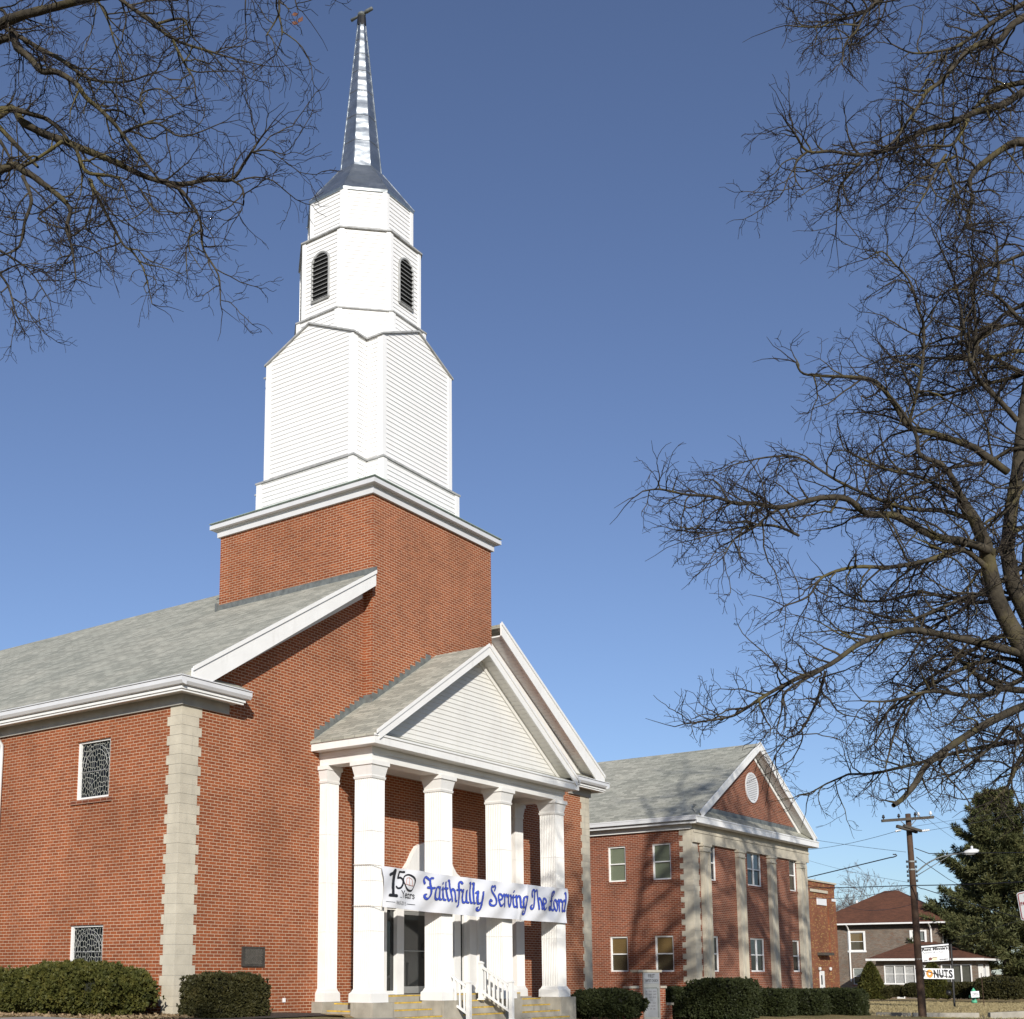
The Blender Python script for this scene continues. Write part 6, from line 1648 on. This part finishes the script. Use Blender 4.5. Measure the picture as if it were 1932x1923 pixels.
# --- left hand tree
rs = np.random.RandomState(99)
LD = 7.0; kL = LD/FPX
lb_ = P(-520, 1945, LD); lb_ = np.array([lb_[0], lb_[1], gz(lb_[0], lb_[1])])
s1, o1 = .3585, (0, 0)
L1 = lambda pts, d0, d1: limb3d(pts, d0, d1, .02, rs, s1, o1)
px = lambda w: w*kL/2
hub = [P(-470, v, LD) for v in (1945, 1500, 1000, 700, 400, 180)]
trunkL = [(np.array([lb_-np.array([0,0,.5]), lb_+np.array([0,0,.3])]+[np.array(h) for h in hub[1:]]), [px(150),px(125),px(110),px(95),px(70),px(50),px(26)])]
def fromhub(v, pts): return [(-470/s1, v/s1), (-200/s1*1.0, (v*.45+pts[0][1]*s1*.55)/s1)]+pts
limL = [
 (L1(fromhub(300, [(0,130),(60,105),(120,80),(260,45),(400,10),(520,-10),(700,-60)]), LD, LD-.7), px(26), px(10), 1.0),
 (L1(fromhub(330, [(0,210),(90,255),(160,310),(220,375),(300,380),(400,440),(450,510),(530,580),(600,650),(640,700),(720,800),(800,900),(840,950)]), LD, LD-.6), px(17), px(4), .9),
 (L1(fromhub(500, [(0,585),(120,645),(220,700),(330,740),(450,790),(600,850),(720,910),(830,950),(960,970),(1100,945),(1220,945),(1290,850),(1330,790),(1370,730),(1410,680)]), LD+.2, LD-.9), px(20), px(2.5), .85),
 (L1([(1220,948),(1275,990),(1280,1080),(1250,1140)], LD-.8, LD-.9), px(5), px(2), .8),
 (L1([(1330,800),(1400,790),(1460,805),(1500,815)], LD-.8, LD-.9), px(4), px(1.5), .9),
 (L1(fromhub(520, [(0,610),(60,575),(160,600),(250,630),(330,700),(360,740)]), LD+.1, LD), px(15), px(6), .9),
 (L1(fromhub(620, [(0,895),(130,905),(230,970),(330,1050),(370,1110),(350,1200),(380,1310),(400,1470)]), LD, LD-.4), px(19), px(3), .9),
 (L1([(350,1220),(380,1330),(310,1360),(290,1400)], LD-.3, LD-.4), px(5), px(2), .9),
 (L1([(560,-90),(640,0),(720,60),(800,120),(900,200),(1000,240),(1100,270),(1200,300),(1380,345)], LD-.4, LD-1), px(10), px(2), .85),
 (L1([(830,125),(960,100),(1010,190),(1060,240)], LD-.7, LD-.8), px(6), px(2), .85),
 (L1([(910,215),(980,350),(1020,420),(1030,500)], LD-.7, LD-.8), px(6), px(2), .8),
 (L1([(400,780),(450,900),(530,920),(600,930),(640,965),(680,1080)], LD-.1, LD-.3), px(9), px(2.5), .85),
 (L1([(470,945),(540,1090),(600,1200),(650,1290),(700,1330),(760,1430),(800,1600)], LD-.1, LD-.4), px(8), px(2), .8),
 (L1([(480,950),(490,1050),(450,1190),(490,1230)], LD-.1, LD-.2), px(7), px(2.5), .8),
 (L1([(880,970),(960,1010),(1050,1150),(1070,1310),(1150,1450),(1160,1600)], LD-.5, LD-.9), px(8), px(2), .8),
 (L1([(740,1000),(800,1090),(850,1130)], LD-.4, LD-.5), px(5), px(2), .8),
 (L1([(30,150),(200,250),(330,320),(440,400),(540,430),(670,430),(790,390),(880,370)], LD, LD-.5), px(10), px(2), .85),
 (L1([(-30,640),(100,780),(200,880)], LD+.1, LD), px(12), px(6), 1),
 (L1([(330,742),(250,800),(170,850),(120,880)], LD-.1, LD), px(8), px(6), 1),
 (L1([(650,700),(740,660),(830,650),(960,720),(1160,650)], LD-.3, LD-.6), px(7), px(2), .8),
 (L1([(760,600),(740,500),(850,470),(960,560)], LD-.4, LD-.6), px(5), px(2), .7),
 (L1([(120,930),(165,1050),(130,1170),(100,1300),(20,1340)], LD-.1, LD-.3), px(9), px(3), .8),
 (L1([(-40,1400),(40,1500),(80,1640),(120,1730)], LD, LD-.1), px(6), px(2), .7),
 (L1([(-30,1300),(150,1420),(260,1580)], LD, LD-.2), px(5), px(2), .75),
 (L1([(300,1060),(200,1150),(330,1200),(280,1190)], LD-.1, LD-.2), px(5), px(2), .8),
 (L1([(0,740),(60,860),(20,960)], LD, LD+.1), px(7), px(3), .8),
 (L1([(-60,40),(20,60),(80,200),(120,260)], LD, LD), px(9), px(3), .8),
 (L1([(450,-120),(560,90),(590,180),(640,350),(650,440)], LD-.5, LD-.6), px(5), px(2), .8),
 (L1([(1490,-150),(1470,0),(1465,80),(1400,190)], LD-1, LD-1.1), px(6), px(2), 1.3),
 (L1([(1465,70),(1485,180),(1450,290)], LD-1, LD-1.1), px(4.5), px(1.6), 1.2),
 (L1([(1540,-100),(1560,30),(1590,60)], LD-1, LD-1), px(3), px(1.6), 1.5),
 (L1([(1300,-100),(1290,60),(1300,200)], LD-1, LD-1), px(3), px(1.5), 1.3),
]
specL = [(.115, .45, .88, .20), (.062, .22, .88, .27), (.055, .11, .85, .30)]
bare_tree('yard_tree', lb_, 'bare spreading tree reaching into the upper left corner with lichened limbs', limL, trunkL, kL, specL, 6, [2.0, 1.15, .85, .7])
lf = thing('dead_leaf_cluster', tuple(P(558, 40, LD-1)), 'three russet dead leaves still hanging on a twig at the top', 'leaves')
for u, v, a in ((557, 27, .3), (567, 37, 1.2), (557, 44, -.5)):
    c = P(u, v, LD-1); mb = MB(); r = .015; q = np.linspace(0, 2*math.pi, 11)[:-1]; rg = random.Random(int(u*v))
    e1 = unit(RGT*math.cos(a)+np.array([0,0,1])*math.sin(a)); e2 = unit(-RGT*math.sin(a)+np.array([0,0,1])*math.cos(a)+HFW*.4)
    mb.poly([c+e1*r*1.3*math.cos(t)+e2*r*math.sin(t)*(1-.3*math.cos(t))+HFW*.006*math.sin(3*t) for t in q])
    part(mb, 'leaf', M['leaf_red'], lf)
mb = MB(); mb.tube([P(560,16,LD-1), P(563,24,LD-1), P(559,40,LD-1)], .002, 4); part(mb, 'stem', M['twig'], lf)

# --- far bare trees
def far_tree(base, H, label, seed, spread=.45):
    rs = np.random.RandomState(seed); t = thing('far_tree', tuple(base), label, 'tree', 'bare trees behind the house')
    tw, cr = Wood(), Wood(); base = np.array(base, float)
    tp, tr = grow(rs, base-[0,0,.3], (0,0,1), H*.5, H*.018, H*.011, 6, .05, np.array([0,0,.02])); tw.tube(tp, tr, 7)
    def rec(p, d, L, r, lv):
        pa, ra = grow(rs, p, d, L, r, r*.55, 5, .14, np.array([0,0,.03])); cr.tube(pa, ra, 4 if lv < 2 else 3)
        if lv >= 5: return
        for q in range(3 if lv else 4):
            i = rs.randint(2, 6); t_ = unit(pa[min(i,5)]-pa[min(i,5)-1]); sd = unit(np.cross(t_, rs.normal(0,1,3))); a = spread*rs.uniform(.6, 1.5)
            rec(pa[min(i,5)], t_*math.cos(a)+sd*math.sin(a), L*rs.uniform(.55, .8), max(ra[-1]*.8, .018), lv+1)
    for i in range(5):
        a = rs.uniform(0, 6.28); rec(tp[rs.randint(4, 7)], (math.cos(a)*.5, math.sin(a)*.5, .9), H*.25, H*.008, 0)
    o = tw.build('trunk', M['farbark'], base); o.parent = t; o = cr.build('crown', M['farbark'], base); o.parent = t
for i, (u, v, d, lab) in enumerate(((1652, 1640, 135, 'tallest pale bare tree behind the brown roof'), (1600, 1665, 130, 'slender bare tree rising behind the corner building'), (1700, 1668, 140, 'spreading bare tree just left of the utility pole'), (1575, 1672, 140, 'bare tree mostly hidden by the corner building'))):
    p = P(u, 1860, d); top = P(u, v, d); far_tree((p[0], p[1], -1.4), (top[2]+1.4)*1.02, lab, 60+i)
# leaf litter under the yews
rs = np.random.RandomState(4); n = 5000
x = rs.uniform(-2.35, -.05, n); y = rs.uniform(-1.4, 7.5, n)
C = np.stack([x, y, [gz(a, b)+.03 for a, b in zip(x, y)]], 1); nn = np.stack([rs.normal(0,1,n), rs.normal(0,1,n), rs.uniform(.0,.5,n)], 1); nn /= np.linalg.norm(nn, axis=1)[:, None]
V, F = leaves(C, nn, .07, rs, 1, .2, .6)
tag(np_mesh('leaf_litter', V, F, M['drygrass']), kind='stuff')
# short dry grass where it shows: verge by the street corner and the house lawn
n = 26000; q = rs.uniform(0, 1, (n, 2)); C = []
for a, b in q:
    d = 43+a*48; p = P(1560+b*480, 1900, d); C.append((p[0], p[1], gz(p[0], p[1])+.005))
nn = np.stack([rs.normal(0,.5,n), rs.normal(0,.5,n), np.ones(n)], 1)
V, F = leaves(np.array(C), nn, .09, rs, 3, .5, .25)
tag(np_mesh('grass', V, F, M['straw']), kind='stuff')
